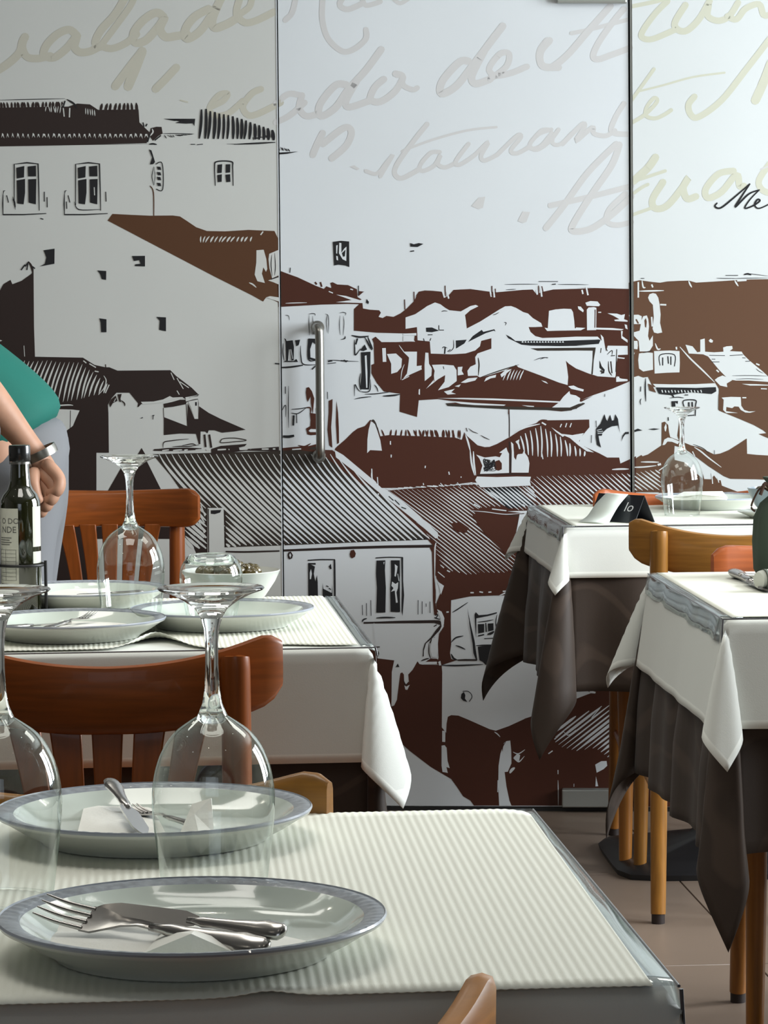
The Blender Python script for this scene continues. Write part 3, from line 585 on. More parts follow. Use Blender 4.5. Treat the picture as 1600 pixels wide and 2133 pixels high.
hatch('w', 3, 15, 14, "@H 855,570 900,510 960,470 1010,455 1070,425 1120,460 1200,500 1320,580 1455,650", "880,620 910,640 960,670 1080,690 1160,685 1300,680 1460,682", .3, -.03, .4); ML('w', 3, 8, "@H 1240,412 1228,440|1283,405 1272,440|1322,405 1310,440|1072,640 1085,705")
ML('d', 3, 6, "@H 445,445 455,475|465,448 500,475 545,492|565,505 600,525 642,543")
Y('e', 3, "@H 275,240 400,250 800,268 1180,275 1310,275 1380,245 1430,237 1425,250 1360,285 1300,302 1100,296 800,290 292,262")
# plant and small marks
Y('k', 3, "@I 168,372 205,330 238,250 250,290 262,310 285,255 300,305 318,300 328,250 350,290 358,350 368,410 350,345 300,352 258,372 222,405 215,430 188,430 196,480 210,530 175,505 165,440"); ML('w', 4, 5, "175,385 215,375|178,398 225,392|180,412 222,408"); ML('k', 3, 5, "168,305 170,360|130,425 128,490|240,82 240,105|0,15 10,15"); Y('k', 3, "@I 378,480 388,430 410,400 440,398 440,415 412,418 395,440"); Z('w', 2, 14, "300,712 370,708 440,708"); Y('k', 3, "0,190 30,165 75,158 70,168 30,180 0,210")
# hatched lower roofs
P3 = PT("@P 806,1020 900,1016 995,1010 1110,1058 1065,1052 985,1062 1005,1095 1075,1160 1090,1185 1040,1195 965,1197 915,1180 905,1130")
f3 = lambda s, t: (s + 360 * t, 1005 + 290 * t - 10 * sin(3 * t))
fill('w', 3, P3, f3, (620, 1110), 10.4, 2.3, 90)
Y('b', 4, "@K 950,680 1040,670 1110,720 1080,760 1000,750"); Y('b', 4, "@K 1130,600 1500,640 1500,900 1420,940 1300,830 1200,720")
P3b = PT("@P 1000,1015 1110,1012 1120,1052 1088,1065 1060,1058 1035,1048"); Y('k', 3, PT("@P 1010,1016 1078,1014 1112,1052 1060,1060 1030,1040")); fill('w', 4, P3b, lambda s, t: (s + 80 * t, 1008 + 66 * t), (930, 1120), 9.5, 3.2, 40)
P3c = PT("@P 1090,1010 1120,990 1150,990 1320,985 1320,1065 1105,1065 1110,1050"); fill('w', 3, P3c, lambda s, t: (s + 90 * t, 980 + 80 * t), (1000, 1320), 11.5, 2.8, 50)
ML('w', 4, 6, "@K 1120,575 1250,585 1420,605 1590,590|1010,340 1040,375|870,345 900,375|1120,340 1180,360"); ML('w', 4, 9, "@K 1150,520 1200,548|1300,560 1420,575"); Y('w', 4, "@K 1430,580 1590,575 1600,600 1530,605 1510,720 1505,760 1520,800 1600,650 1600,600"); Z('e', 3, 8, "@K 1420,608 1500,618 1570,600")
Y('w', 3, ridge_w); ML('k', 4, 8, "@K 440,455 480,490|490,485 530,525|545,545 585,560")
Y('w', 2, "@K 360,430 345,432 355,448"); Z('w', 3, 9, "@K 715,760 775,800"); Z('w', 3, 7, "850,1085 905,1130"); Z('w', 3, 10, "925,1072 950,1085")
# ---- the white house with two tall windows, door panel
Y('d', 1, "@L 115,178 400,166 700,152 1000,144 1370,138 1378,170 1340,162 1000,166 700,174 400,185 115,196"); Y('b', 1, "@L 1340,160 1376,150 1378,400 1390,520 1392,640 1405,720 1378,722 1368,600 1366,400 1360,200")
Y('b', 1, "@L 1420,105 1480,300 1560,560 @M 700,262 640,275 636,450 640,650 630,720 640,770 680,782 560,822 520,815 535,760 530,640 540,560 580,500 582,430 560,390 545,378 520,380 515,310 545,235 580,165 545,142 515,95 500,40 @L 1390,400 1382,270 1400,160")
ML('w', 2, 11, "@L 1395,120 1385,180 1384,400|1392,400 1400,560 1390,625"); Y('w', 2, "@L 1400,440 1460,480 1435,555 1418,480"); Y('w', 3, "@M 522,355 560,375 584,430 575,500 545,545 530,560 560,500 552,430"); ML('k', 3, 8, "@M 505,405 530,400|515,425 530,405|500,425 545,440")
Y('d', 3, "@L 157,222 165,200 185,196 202,225 195,252 175,260 160,248"); Y('w', 4, "170,225 178,208 188,225 180,248"); Y('b', 3, "675,215 685,185 710,180 726,212 718,240 695,252 680,240")
Z('k', 3, 9, "325,268 430,262 552,262", .9); Z('k', 3, 15, "548,262 550,440 552,640", .9); Y('k', 3, "328,290 390,290 392,305 345,300 385,320 375,380 388,445 402,390 408,450 410,580 330,580"); Y('w', 4, "342,370 352,340 360,380 352,425 342,425"); Y('k', 3, "500,320 518,296 524,340 512,342"); Y('k', 3, "448,455 455,505 525,540 528,460 532,620 450,570"); ML('k', 3, 8, "480,480 498,490|500,500 518,512")
Y('k', 3, "898,270 972,268 968,350 976,500 972,702 896,704 902,500 894,380"); Y('k', 3, "1018,268 1092,268 1096,690 1090,700 1015,696 1012,500 1020,400"); Z('k', 3, 8, "890,248 1000,242 1118,244", .9); Y('k', 3, "1104,244 1120,243 1120,440 1128,560 1115,732 1106,690 1110,500"); Y('w', 4, "1050,300 1074,318 1068,360 1058,405 1048,400 1052,340"); Y('w', 4, "1018,530 1040,500 1022,480 1028,445 1055,465 1080,450 1076,500 1064,535 1075,620 1060,622 1052,545 1050,520"); Y('w', 4, "955,285 965,280 960,305"); Z('w', 4, 6, "1075,380 1085,440"); Z('w', 4, 6, "1095,400 1098,690")
ML('k', 3, 5, "780,640 782,725|814,625 816,730|850,600 853,730|1245,600 1244,720|1278,610 1278,715|1343,612 1344,708|1310,628 1312,655"); Z('k', 3, 12, "895,748 970,744 1055,745"); Z('k', 3, 12, "778,782 790,762 818,752"); Y('k', 3, "608,706 640,690 652,722 625,715")
Y('d', 2, "@M -90,462 0,460 200,452 500,446 540,448 566,468 560,490 500,470 200,472 0,474 -90,476"); Y('d', 2, "560,475 582,485 530,545 480,600 430,640 412,700 412,748 403,750 405,690 420,640 470,590 520,520"); Z('d', 2, 8, "495,500 520,485"); ML('d', 2, 9, "455,640 455,720 470,770|480,600 462,640|495,590 515,600 505,630"); Z('w', 3, 6, "@L 877,790 890,960 900,1200", .9)
ML('d', 2, 9, "@M 0,672 45,670|20,700 35,720 30,750"); Y('w', 3, "@M 465,690 480,600 530,580 530,720 515,755 480,755"); Z('d', 4, 10, "@M 388,785 430,770 455,765"); Y('b', 1, "@M 425,795 470,765 520,768 560,795")
Y('w', 3, "@M 358,786 380,795 520,792 522,812 400,818 375,812"); Y('w', 3, "532,795 550,786 558,822 540,825")
# ---- lower right house and street, door panel
Y('b', 1, "@L 820,1000 900,1030 905,1085 1045,1105 @M 165,782 145,880 142,1165 165,1158 188,1110 205,970 216,890 232,882 246,900 248,960 262,985 288,960 282,900 320,860 360,788 400,818 560,820 @N 565,0 562,460 598,505 602,430 612,372 640,358 700,362 780,395 960,475 1012,488 1120,450 1250,390 @O 370,388 420,372 640,285 780,230 925,175 940,90 1100,60 1500,60 1500,1112 160,1112 @N 830,1112 800,1070 740,1035 690,960 640,890 580,855 470,790 300,660 190,565 60,300 @L 860,1150")
Y('k', 3, "@M 178,836 195,808 208,836"); Y('w', 2, "@M 250,990 265,1000 295,985 275,1028 258,1025"); ML('d', 3, 8, "@M 240,940 262,985 285,960")
for q in ("565,488 592,490 590,582 565,580", "560,612 585,608 602,630 610,740 628,800 600,790 612,840 590,835 568,832 560,780", "1080,590 1100,575 1132,570 1140,650 1142,760 1112,830 1085,832 1100,950 1125,1070 1142,1112 1040,1112 1032,950 1035,780 1050,680"): Y('w', 2, "@N " + q)
ML('w', 2, 9, "@N 1000,498 1025,515 1048,540|1155,665 1200,680 1255,645|1158,715 1195,745 1215,740 1250,700|1450,680 1485,655"); Y('w', 2, "@N 1160,710 1190,680 1215,690 1205,745 1175,735"); Z('w', 2, 24, "1128,842 1145,815 1170,795"); ML('w', 2, 7, "1530,815 1530,850|1530,900 1532,1000 1532,1108|1030,900 1028,1000"); Z('b', 3, 7, "1095,580 1070,620 1068,660")
Y('w', 2, "@O 960,770 1010,742 1055,740 1060,780 1030,808 972,838"); Y('w', 2, "966,868 985,950 962,952"); ML('w', 2, 5, "783,930 783,955"); Y('w', 2, "630,200 700,120 800,95 935,90 930,155 965,165 960,178 920,175 780,230 640,285"); Z('k', 3, 7, "868,100 890,140 915,168"); Y('w', 2, "1035,112 1095,112 1095,128 1060,120 1040,128")
P4 = PT("@O 615,590 625,470 700,400 880,330 1000,285 1115,262 1180,262 1180,720 1060,720 950,640 830,660 700,640")
fill('w', 3, P4, lambda s, t: (s + 200 * t, 1600 - 155 * t), (1060, 1320), 13.5, 4.6, 60, .7)
for q, wd in (("800,480 740,525 700,500", 8), ("930,380 1000,300", 7), ("620,560 700,490", 9), ("640,460 680,395", 7)): Z('w', 3, wd, q)
Y('k', 3, "@M 862,668 960,655 1045,672 1080,720 1098,770 1102,818 1010,828 925,818 905,795 875,780 868,720"); Y('k', 3, "855,800 1125,818 1010,832 860,828") if False else None
Z('k', 3, 12, "@M 560,822 700,824 905,815"); Z('k', 3, 9, "1000,822 1125,820"); Y('d', 3, "680,775 760,770 850,772 858,785 700,785"); Y('k', 3, "775,345 800,470 835,620 858,780 845,775 825,720 818,640 795,500"); Z('k', 3, 9, "650,382 700,352 780,298"); Z('k', 3, 11, "640,632 680,592 742,578"); Z('k', 3, 11, "678,657 720,672 758,690"); Z('k', 3, 16, "640,728 660,765 690,778")
Y('k', 3, "835,400 845,380 870,405 940,400 1022,380 1020,390 960,408 850,430 848,600 840,500"); Z('k', 3, 8, "1022,400 1012,470 1022,585"); Z('k', 3, 7, "862,462 930,455 992,442"); Y('k', 3, "862,480 915,478 914,548 866,556"); Y('k', 3, "945,475 992,472 994,530 948,540"); Z('k', 3, 10, "928,470 932,545"); Z('k', 3, 10, "865,578 915,566"); Z('k', 3, 20, "942,565 975,555 998,540"); Z('k', 3, 6, "915,600 1005,595")
Z('k', 3, 11, "848,658 940,655 1045,655"); Z('k', 3, 12, "1060,652 1090,650 1115,590 1150,560 1190,556 1215,565"); Z('k', 3, 9, "1160,632 1175,578 1250,580"); ML('k', 3, 6, "1200,636 1300,630|1090,590 1095,608"); Y('k', 3, "1130,495 1200,510 1260,575 1310,610 1280,600 1220,560") ; Z('w', 2, 12, "1040,242 1110,215 1185,203"); ML('w', 2, 11, "800,218 828,218|875,210 905,216|950,214 975,212|1070,207 1098,205|600,380 620,378")
Z('k', 3, 6, "@M 735,1040 775,1038 805,1060 812,1090 790,1125", .8); Y('k', 3, "725,1062 745,1045 758,1070 755,1100 775,1128 740,1118 720,1095")
# ---- right panel
Y('r', 1, "@G 440,115 530,95 640,110 700,116 760,105 860,100 940,98 1000,115 1120,108 1330,95 1460,88 1700,85 @I 1700,470 1600,450 1520,415 1585,408 1560,385 1480,340 1350,285 1190,220 @G 1188,1080 1190,1000 1170,965 900,968 640,985 600,900 560,905 520,890 440,915")
for q in ("600,240 612,212 640,202 665,208 685,240 695,290 705,380 700,450 718,530 680,538 650,530 638,500 648,400 640,300 612,270", "440,385 520,382 548,395 545,430 560,395 590,388 602,420 608,480 600,560 612,600 640,555 640,640 610,688 530,688 522,600 470,545 475,530 530,515 540,460 465,460",
          "525,705 580,695 640,700 642,840 560,855 525,830 518,760", "650,685 780,680 862,685 865,780 862,862 760,865 655,872", "460,600 512,600 516,640 512,670 460,665", "460,700 490,698 485,712", "912,632 970,645 1010,695 1035,690 1035,590 1072,580 1075,690 1150,695 1228,690 1225,655 1255,645 1300,642 1305,665 1280,685 1380,690 1392,712 1440,760 1500,810 1550,850 1610,905 1610,942 1440,930 1330,930 1270,920 1190,840 1100,730 1060,712 940,705",
          "1155,925 1180,905 1220,888 1250,900 1300,928 1255,955 1260,985 1200,972", "1380,958 1500,960 1610,966 1610,972 1450,972", "640,958 800,962 1000,960 1160,952 1175,985 1000,985 800,990 665,985"):
    Y('w', 2, "@G " + q)
ML('w', 2, 13, "@G 519,110 519,240|525,186 620,184 732,181|550,95 560,152 580,156|938,100 950,130 965,155|1322,97 1335,120 1352,145|700,298 752,300|865,650 950,745 1060,850 1155,945|630,130 640,155|630,400 635,480|1342,100 1420,95|660,620 680,668 705,665|835,650 838,672"); Z('w', 2, 10, "1385,1073 1418,1073"); Z('w', 2, 8, "1540,998 1590,1000"); ML('w', 2, 12, "1500,790 1528,802|1170,842 1190,860"); Y('w', 2, "1105,598 1120,582 1142,598 1135,615 1115,612")
Z('r', 3, 12, "500,420 520,455"); Y('r', 3, "570,430 582,410 590,440 585,490 575,485"); Z('d', 3, 8, "555,700 600,690 640,680"); ML('k', 3, 5, "1170,78 1240,80 1340,80|1245,55 1350,55|1400,50 1430,40 1600,60|1300,82 1420,78 1600,76|1110,720 1240,722|1280,722 1390,716|1300,890 1440,888 1600,893|1385,740 1412,742|1130,752 1160,752|1130,775 1195,775|1410,770 1450,768|540,80 570,80|1330,918 1440,915 1560,920|1500,830 1520,850 1560,870"); Z('k', 3, 14, "1400,50 1430,42 1460,52")
Z('k', 3, 8, "@G 700,805 700,718 820,716 820,812", .9); ML('k', 3, 10, "722,738 722,805|765,728 770,790|790,730 790,800")
Y('k', 3, "@G 665,988 820,988 1000,992 1165,985 1168,1020 1130,1042 1050,1035 960,1028 860,1040 800,1052 720,1045 690,1040")
for i in range(13): Z('w', 4, 8, "@G %d,%d %d,%d" % (715 + i * 27, 1008 + (i % 3) * 3, 722 + i * 27, 1030))
Y('r', 3, "@G 600,955 625,965 645,988 668,1030 612,1012"); Z('k', 3, 11, "@G 580,910 578,1000 582,1105"); ML('k', 3, 7, "540,980 538,1022|545,1080 535,1100 540,1132|905,1050 935,1050|780,1075 850,1068 900,1075|800,1050 815,1070"); Z('k', 3, 12, "@I 795,80 815,108"); Y('r', 3, "@I 1188,80 1205,130 1200,215 1186,215")
Y('k', 3, "@I 795,142 850,140 848,165 825,150 830,190 798,192"); Z('k', 3, 9, "@I 905,200 896,138 995,134 996,180 994,265", .9); ML('k', 3, 12, "940,150 942,192|968,148 970,192"); ML('k', 3, 8, "930,262 985,258|945,235 965,225|768,275 770,305"); Y('k', 3, "600,375 650,368 700,374 650,382"); Y('k', 3, "470,405 480,385 515,370 555,385 510,392")
for q in ("1212,112 1290,106 1372,108 1376,180 1400,215 1440,228 1495,226 1450,238 1410,236 1372,215 1355,188 1320,185 1300,200 1252,190 1250,225 1340,240 1250,240 1225,215 1230,130"): pass
Y('w', 2, "@I 1212,112 1290,106 1372,108 1376,180 1400,215 1440,228 1495,226 1450,238 1410,236 1372,215 1355,188 1320,185 1300,200 1252,190 1250,225 1350,240 1250,240 1225,215 1230,130")
Z('w', 2, 7, "@I 1385,113 1418,113")
Y('r', 1, "@I 440,650 470,638 510,610 545,590 555,600 600,585 712,510 715,320 740,312 768,340 775,400 785,440 860,470 845,430 862,300 880,295 875,380 885,480 960,510 1020,525 1100,560 1150,585 1200,578 1270,550 1350,500 1422,452 1425,580 1500,588 1700,600 1700,800 1500,792 1285,788 1230,765 1100,680 940,560 880,530 822,512 818,570 822,640 700,700 720,900 440,900")
Y('r', 1, "1058,745 1068,790 1125,792 1150,760 1180,800 1205,800 1215,845 1345,895 1058,905"); Y('r', 1, "690,700 820,630 900,650 1000,740 1060,790 1060,905 690,905")
Y('w', 2, "720,508 735,462 765,445 800,450 862,478 848,500 800,480 762,478 740,505"); ML('w', 2, 12, "540,648 620,648 692,650|985,525 1040,560 1100,610 1210,692|470,692 560,690 670,678"); Z('w', 2, 18, "680,672 708,665"); Y('w', 2, "735,360 750,325 756,360 748,395 740,390"); ML('w', 2, 8, "970,560 990,600|1130,740 1138,830|1180,780 1190,820|690,720 760,670")
P5 = PT("@I 450,745 560,722 660,712 700,735 712,880 450,890"); fill('w', 3, P5, lambda s, t: (s + 75 * t, 975 + 55 * t), (1240, 1390), 12, 3.0, 50)
Z('e', 2, 6, "@I 975,500 1060,535 1110,580"); Z('k', 3, 4, "1153,550 1154,585")
def clip_half(poly, f):
    out = []
    for i in range(len(poly)):
        a, b = poly[i], poly[(i + 1) % len(poly)]
        fa, fb = f(a), f(b)
        if fa >= 0: out.append(a)
        if (fa >= 0) != (fb >= 0):
            t = fa / (fa - fb); out.append((a[0] + (b[0] - a[0]) * t, a[1] + (b[1] - a[1]) * t))
    return out
def build_print(name, parent, halves, white, off, cname):
    V = []; Fc = []; MI = []; mats = []; mid = {}
    for (col, lv), tris in sorted(TRI.items(), key=lambda q: q[0][1]):
        m_ = white if col == 'w' else PR[col]
        if m_.name not in mid: mid[m_.name] = len(mats); mats.append(m_)
        for t, q_ in tris:
            p = list(t)
            for h in halves:
                p = clip_half(p, h)
                if len(p) < 3: break
            if len(p) < 3: continue
            ar = sum(p[i][0] * p[(i + 1) % len(p)][1] - p[(i + 1) % len(p)][0] * p[i][1] for i in range(len(p)))
            if abs(ar) < 1e-3: continue
            if ar > 0: p = p[::-1]
            i0 = len(V)
            V += [wallpt(a, b, off + 0.00025 * (lv + 1) + 0.000009 * q_) for a, b in p]
            Fc.append(tuple(range(i0, i0 + len(p)))); MI.append(mid[m_.name])
    o = mesh(name, V, Fc, parent, None, False)
    for m_ in mats: o.data.materials.append(m_)
    o.data.polygons.foreach_set('material_index', MI)
    return o
top_ = lambda p: p[1] + 40; bot_ = lambda p: 1679.5 - p[1]
build_print('printed_townscape', pl, [lambda p: xl(p[1]) + 0.4 - p[0], top_, bot_, lambda p: p[0] + 30], m_filmL, 0.0, 'left')
build_print('printed_townscape', dr, [lambda p: p[0] - xl(p[1]) - 5.2, lambda p: xr(p[1]) - 0.3 - p[0], top_, bot_], m_filmM, 0.0, 'door')
build_print('printed_townscape', pr, [lambda p: p[0] - xr(p[1]) - 8.8, top_, bot_, lambda p: 1700 - p[0]], m_filmR, 0.006, 'right')

# ============================================================ TABLES, CLOTHS
TZ = 0.75
class Fr:
    """a table's frame on the floor: centre, axes, size"""
    def __init__(s, P, Q, w, side):
        P = Vector((P.x, P.y)); Q = Vector((Q.x, Q.y)); s.d = (Q - P).length; s.ey = (Q - P) / s.d; s.ex = Vector((s.ey.y, -s.ey.x)); s.w = w
        s.c = (P + Q) / 2 + s.ex * (w / 2) * (1 if side == 'L' else -1)
        s.rz = atan2(s.ex.y, s.ex.x)
    def p(s, x, y, z=0): q = s.c + s.ex * x + s.ey * y; return Vector((q.x, q.y, z))
FA = Fr(G(1384, 2060, TZ), G(1088, 1691, TZ), 0.74, 'R')
FB = Fr(G(766, 1350, TZ), G(688, 1245, TZ), 0.72, 'R')
FC_ = Fr(G(1518, 1291, TZ), G(1362, 1197, TZ), 0.72, 'L')
FD = Fr(G(1182, 1099, TZ), G(1109, 1055, TZ), 0.72, 'L')
FRAMES = {'A': FA, 'B': FB, 'C': FC_, 'D': FD}
WHERE = {'A': 'nearest the viewer, at the bottom of the photo', 'B': 'behind the red-brown chair, in the middle left', 'C': 'at the right edge, with bare cutlery on it', 'D': 'at the far right, close to the printed wall'}
def make_table(k, label):
    f = FRAMES[k]; t = empty('restaurant_table', (f.c.x, f.c.y, 0), f.rz); tag(t, label, 'table', 'square pedestal tables')
    box('table_top', (0, 0, TZ - 0.019), (f.w - 0.012, f.d - 0.012, 0.028), t, m_ptop, bev=0.003)
    box('top_bracket', (0, 0, TZ - 0.045), (0.34, 0.34, 0.022), t, m_black, bev=0.004)
    lathe('column', [(0.0, 0.05), (0.036, 0.05), (0.036, TZ - 0.056), (0.0, TZ - 0.056)], t, m_black, 28)
    bm = bmesh.new()
    rings = [(0.235, 0.0), (0.238, 0.012), (0.225, 0.02), (0.06, 0.062), (0.042, 0.075)]
    prev = None
    for r, z in rings:
        ring = []
        for q in range(32):
            a = 2 * pi * q / 32; n_ = 7.0
            rr = r / (abs(cos(a)) ** n_ + abs(sin(a)) ** n_) ** (1 / n_) if r > 0.1 else r
            ring.append(bm.verts.new((rr * cos(a), rr * sin(a), z)))
        if prev:
            for q in range(32): bm.faces.new((prev[q], prev[(q + 1) % 32], ring[(q + 1) % 32], ring[q]))
        else: bm.faces.new(ring[::-1])
        prev = ring
    bm.faces.new(prev)
    me = bpy.data.meshes.new('base'); bm.to_mesh(me); bm.free(); o = link('base', me, t, m_black); autosm(o, 25)
    return t
def cloth(name, k, h, z, m, label, cat, group, out=0.004, flare=0.06, ripple=0.0, cone=0.34, spread=0.35, step=0.012, seed=1, over=None, twist=None):
    f = FRAMES[k]; rnd = random.Random(seed)
    hw, hd = f.w / 2, f.d / 2
    over = over or (h, h, h, h)                          # overhang left, right, front, back
    def axis(lo, half, hi):
        a = [-half - lo + lo * i / max(1, round(lo / step)) for i in range(round(lo / step))]
        n = 14; a += [-half + 2 * half * i / n for i in range(n + 1)]
        a += [half + hi * (i + 1) / round(hi / step) for i in range(round(hi / step))]
        return a
    U = axis(over[0], hw, over[1]); W = axis(over[2], hd, over[3])
    # refine along the edges so ripples have room
    def refine(A, half):
        out_ = []
        for a, b in zip(A, A[1:]):
            n = max(1, round((b - a) / 0.02)); out_ += [a + (b - a) * i / n for i in range(n)]
        return out_ + [A[-1]]
    U = refine(U, hw); W = refine(W, hd)
    ph = [rnd.uniform(0, 6.28) for _ in range(12)]
    V = []; UVd = []
    for v in W:
        for u in U:
            dx = max(abs(u) - hw, 0); dy = max(abs(v) - hd, 0); sx = 1 if u > 0 else -1; sy = 1 if v > 0 else -1
            bu = min(u + hw + over[0], hw + over[1] - u, v + hd + over[2], hd + over[3] - v)
            cu = max(-hw, min(hw, u)); cv = max(-hd, min(hd, v))
            if dx == 0 and dy == 0: V.append((u, v, z)); UVd.append(bu); continue
            if dx == 0 or dy == 0:
                d_ = dx + dy; side = (0 if sx < 0 else 1) if dx > 0 else (2 if sy < 0 else 3)
                al = v if dx > 0 else u
                edge_ = (hd if dx > 0 else hw) - abs(al)
                rp = ripple * (sin(al * 26 + ph[side]) + 0.6 * sin(al * 47 + ph[side + 4])) * min(1, d_ / 0.22) ** 1.3
                o_ = out * min(1, d_ / 0.004) + flare * d_ + rp + 0.5 * abs(ripple) * min(1, d_ / .2)
                zz = z - max(0, d_ - 0.003)
                V.append((cu + (sx * o_ if dx > 0 else 0), cv + (sy * o_ if dy > 0 else 0), zz))
            else:
                r = hypot(dx, dy); phi = atan2(dy, dx); ci = (0 if sx < 0 else 1) + (0 if sy < 0 else 2)
                c_ = cone[ci] if isinstance(cone, (list, tuple)) else cone
                tw = (twist[ci] if twist else 0)
                t_ = 4 * phi; A_ = c_ / 2; B_ = spread
                td = A_ * (1 - cos(t_)); tp = B_ * sin(t_) * (1 - 0.25 * min(1, r / 0.3))
                # horizontal tilt in this corner's own frame: x outward, y outward
                tx = (td - tp) * 0.7071; ty = (td + tp) * 0.7071
                T_ = hypot(tx, ty); k_ = sin(T_) / T_ if T_ > 1e-6 else 1.0
                pl_ = 0.010 * sin(5 * phi + ph[8]) * min(1, r / .3) * (1 if ripple > 0.004 else 0)
                ox = out * min(1, r / 0.004) * cos(phi) + flare * r * max(0, cos(2 * phi)); oy = out * min(1, r / 0.004) * sin(phi) + flare * r * max(0, -cos(2 * phi))
                if tw: tx, ty = tx * cos(tw) - ty * sin(tw), tx * sin(tw) + ty * cos(tw)
                V.append((cu + sx * (r * k_ * tx + ox + pl_), cv + sy * (r * k_ * ty + oy + pl_), z - max(0, r * cos(T_) - 0.003)))
            UVd.append(bu)
    nu = len(U); Fc = [(j * nu + i, j * nu + i + 1, (j + 1) * nu + i + 1, (j + 1) * nu + i) for j in range(len(W) - 1) for i in range(nu - 1)]
    o = mesh(name, V, Fc, None, m); o.location = (f.c.x, f.c.y, 0); o.rotation_euler = (0, 0, f.rz)
    uvl = o.data.uv_layers.new(name='UVMap')
    for lp in o.data.loops: uvl.data[lp.index].uv = (UVd[lp.vertex_index], 0)
    sm_ = o.modifiers.new('smooth', 'CORRECTIVE_SMOOTH') if False else None
    sd = o.modifiers.new('thickness', 'SOLIDIFY'); sd.thickness = 0.0012; sd.offset = -1
    tag(o, label, cat, group); return o
make_table('A', 'near pedestal table with the ribbed paper cover and two full place settings, nearest the viewer')
make_table('B', 'pedestal table in the middle left, set with plates, tumbler, oil bottle and olive bowl')
make_table('C', 'right-edge pedestal table with plain white cover and rolled cutlery')
make_table('D', 'far right pedestal table by the printed wall, holding the black tent card')
cloth('brown_undercloth', 'A', 0.30, TZ - 0.001, m_brown, 'brown undercloth beneath the white cloth of the nearest table', 'undercloth', 'brown undercloths', out=0.0035, ripple=0.006, seed=11, step=0.02, cone=0.22, spread=0.12)
cloth('brown_undercloth', 'B', 0.30, TZ - 0.001, m_brown, 'brown undercloth in deep shade below the white cloth, behind the red-brown chair', 'undercloth', 'brown undercloths', out=0.003, flare=0.0, ripple=0.0, seed=12, step=0.02, cone=0.10, spread=0.08, over=(.3, .3, .3, .3))
cloth('brown_undercloth', 'C', 0.33, TZ - 0.001, m_brown, 'brown damask undercloth with long pointed corner at the right edge', 'undercloth', 'brown undercloths', ripple=0.010, seed=5, step=0.018, cone=(0.18, .25, 0.22, .25), flare=0.05, spread=0.19, twist=(0.6, 0, 0, 0))
cloth('brown_undercloth', 'D', 0.335, TZ - 0.001, m_brown, 'brown damask undercloth of the far right table, its point hanging before the print', 'undercloth', 'brown undercloths', ripple=0.010, seed=9, step=0.018, cone=(0.22, .25, 0.28, .25), flare=0.05, spread=0.17, twist=(0.2, 0, 0, 0))
cloth('white_tablecloth', 'A', 0.15, TZ + 0.0008, m_cloth, 'white tablecloth of the nearest table, under the ribbed paper', 'tablecloth', 'white tablecloths', seed=3, cone=0.45, out=0.006, spread=0.2)
cloth('white_tablecloth', 'B', 0.152, TZ + 0.0008, m_cloth, 'white tablecloth with a hanging cone-shaped corner in the middle of the photo', 'tablecloth', 'white tablecloths', seed=4, cone=(0.3, 0.24, .3, .3), flare=0.02, out=0.006, spread=0.32)
cloth('white_tablecloth', 'C', 0.155, TZ + 0.0008, m_cloth, 'white tablecloth hanging in two pointed folds at the right edge', 'tablecloth', 'white tablecloths', seed=6, cone=(0.30, .3, 0.42, .3), flare=0.14, out=0.007, ripple=0.002, spread=0.27, twist=(0.65, 0, 0, 0))
cloth('white_tablecloth', 'D', 0.105, TZ + 0.0008, m_cloth, 'short white tablecloth on the far right table under the tent card', 'tablecloth', 'white tablecloths', seed=8, cone=(0.40, .3, 0.5, .3), flare=0.12, out=0.007, ripple=0.002, spread=0.28, twist=(0.3, 0, 0, 0))
# paper covers with pressed ribs
def paper(k, label, x0, x1, y0, y1, amp=0.00022, period=0.0066, skew=0.0, recede=None, rnd=0.03, lift=0.0):
    f = FRAMES[k]; n = int((x1 - x0) / period * 6) if amp else 60; rows = 26
    V = []; z0 = TZ + 0.0032
    for j in range(rows + 1):
        for i in range(n + 1):
            t = i / n; x = x0 + (x1 - x0) * t
            yb = y1; ya = y0 + (recede(t) if recede else 0)
            e = (x1 - x)
            if e < rnd: yb -= rnd - math.sqrt(max(0, rnd * rnd - (rnd - e) ** 2))
            y = ya + (yb - ya) * j / rows
            z = z0 + amp * cos(2 * pi * x / period)
            if lift: z += lift(t) * max(0, 1 - (y - ya) / 0.05) ** 2
            V.append((x + skew * (y - y0), y, z))
    Fc = [(j * (n + 1) + i, j * (n + 1) + i + 1, (j + 1) * (n + 1) + i + 1, (j + 1) * (n + 1) + i) for j in range(rows) for i in range(n)]
    o = mesh('paper_cover', V, Fc, None, m_paper); o.location = (f.c.x, f.c.y, 0); o.rotation_euler = (0, 0, f.rz)
    sd = o.modifiers.new('thickness', 'SOLIDIFY'); sd.thickness = 0.0005; sd.offset = 1
    tag(o, label, 'paper cover', 'white paper table covers')
hA, dA = FA.w / 2, FA.d / 2
paper('A', 'ribbed white paper cover on the nearest table, under the large front plate', -hA + 0.01, hA - 0.008, -dA - 0.006, dA - 0.004, skew=0.016,
      recede=lambda t: 0.002 * sin(9 * t) + 0.003 * math.exp(-((t - 0.66) / 0.015) ** 2), lift=lambda t: 0.003 * math.exp(-((t - 0.66) / 0.03) ** 2))
hB, dB = FB.w / 2, FB.d / 2
def rB(t):
    x = t
    return 0.012 + 0.085 * math.exp(-((x - 0.63) / 0.05) ** 2) - 0.012 * math.exp(-((x - 0.74) / 0.05) ** 2) + 0.018 * math.exp(-((x - 0.86) / 0.06) ** 2)
paper('B', 'ribbed white paper cover with a wavy front edge, under the olive bowl', -hB + 0.01, hB - 0.012, -dB, dB - 0.004, amp=0.0003, recede=rB, rnd=0.006, lift=lambda t: 0.012 * math.exp(-((t - 0.62) / 0.05) ** 2))
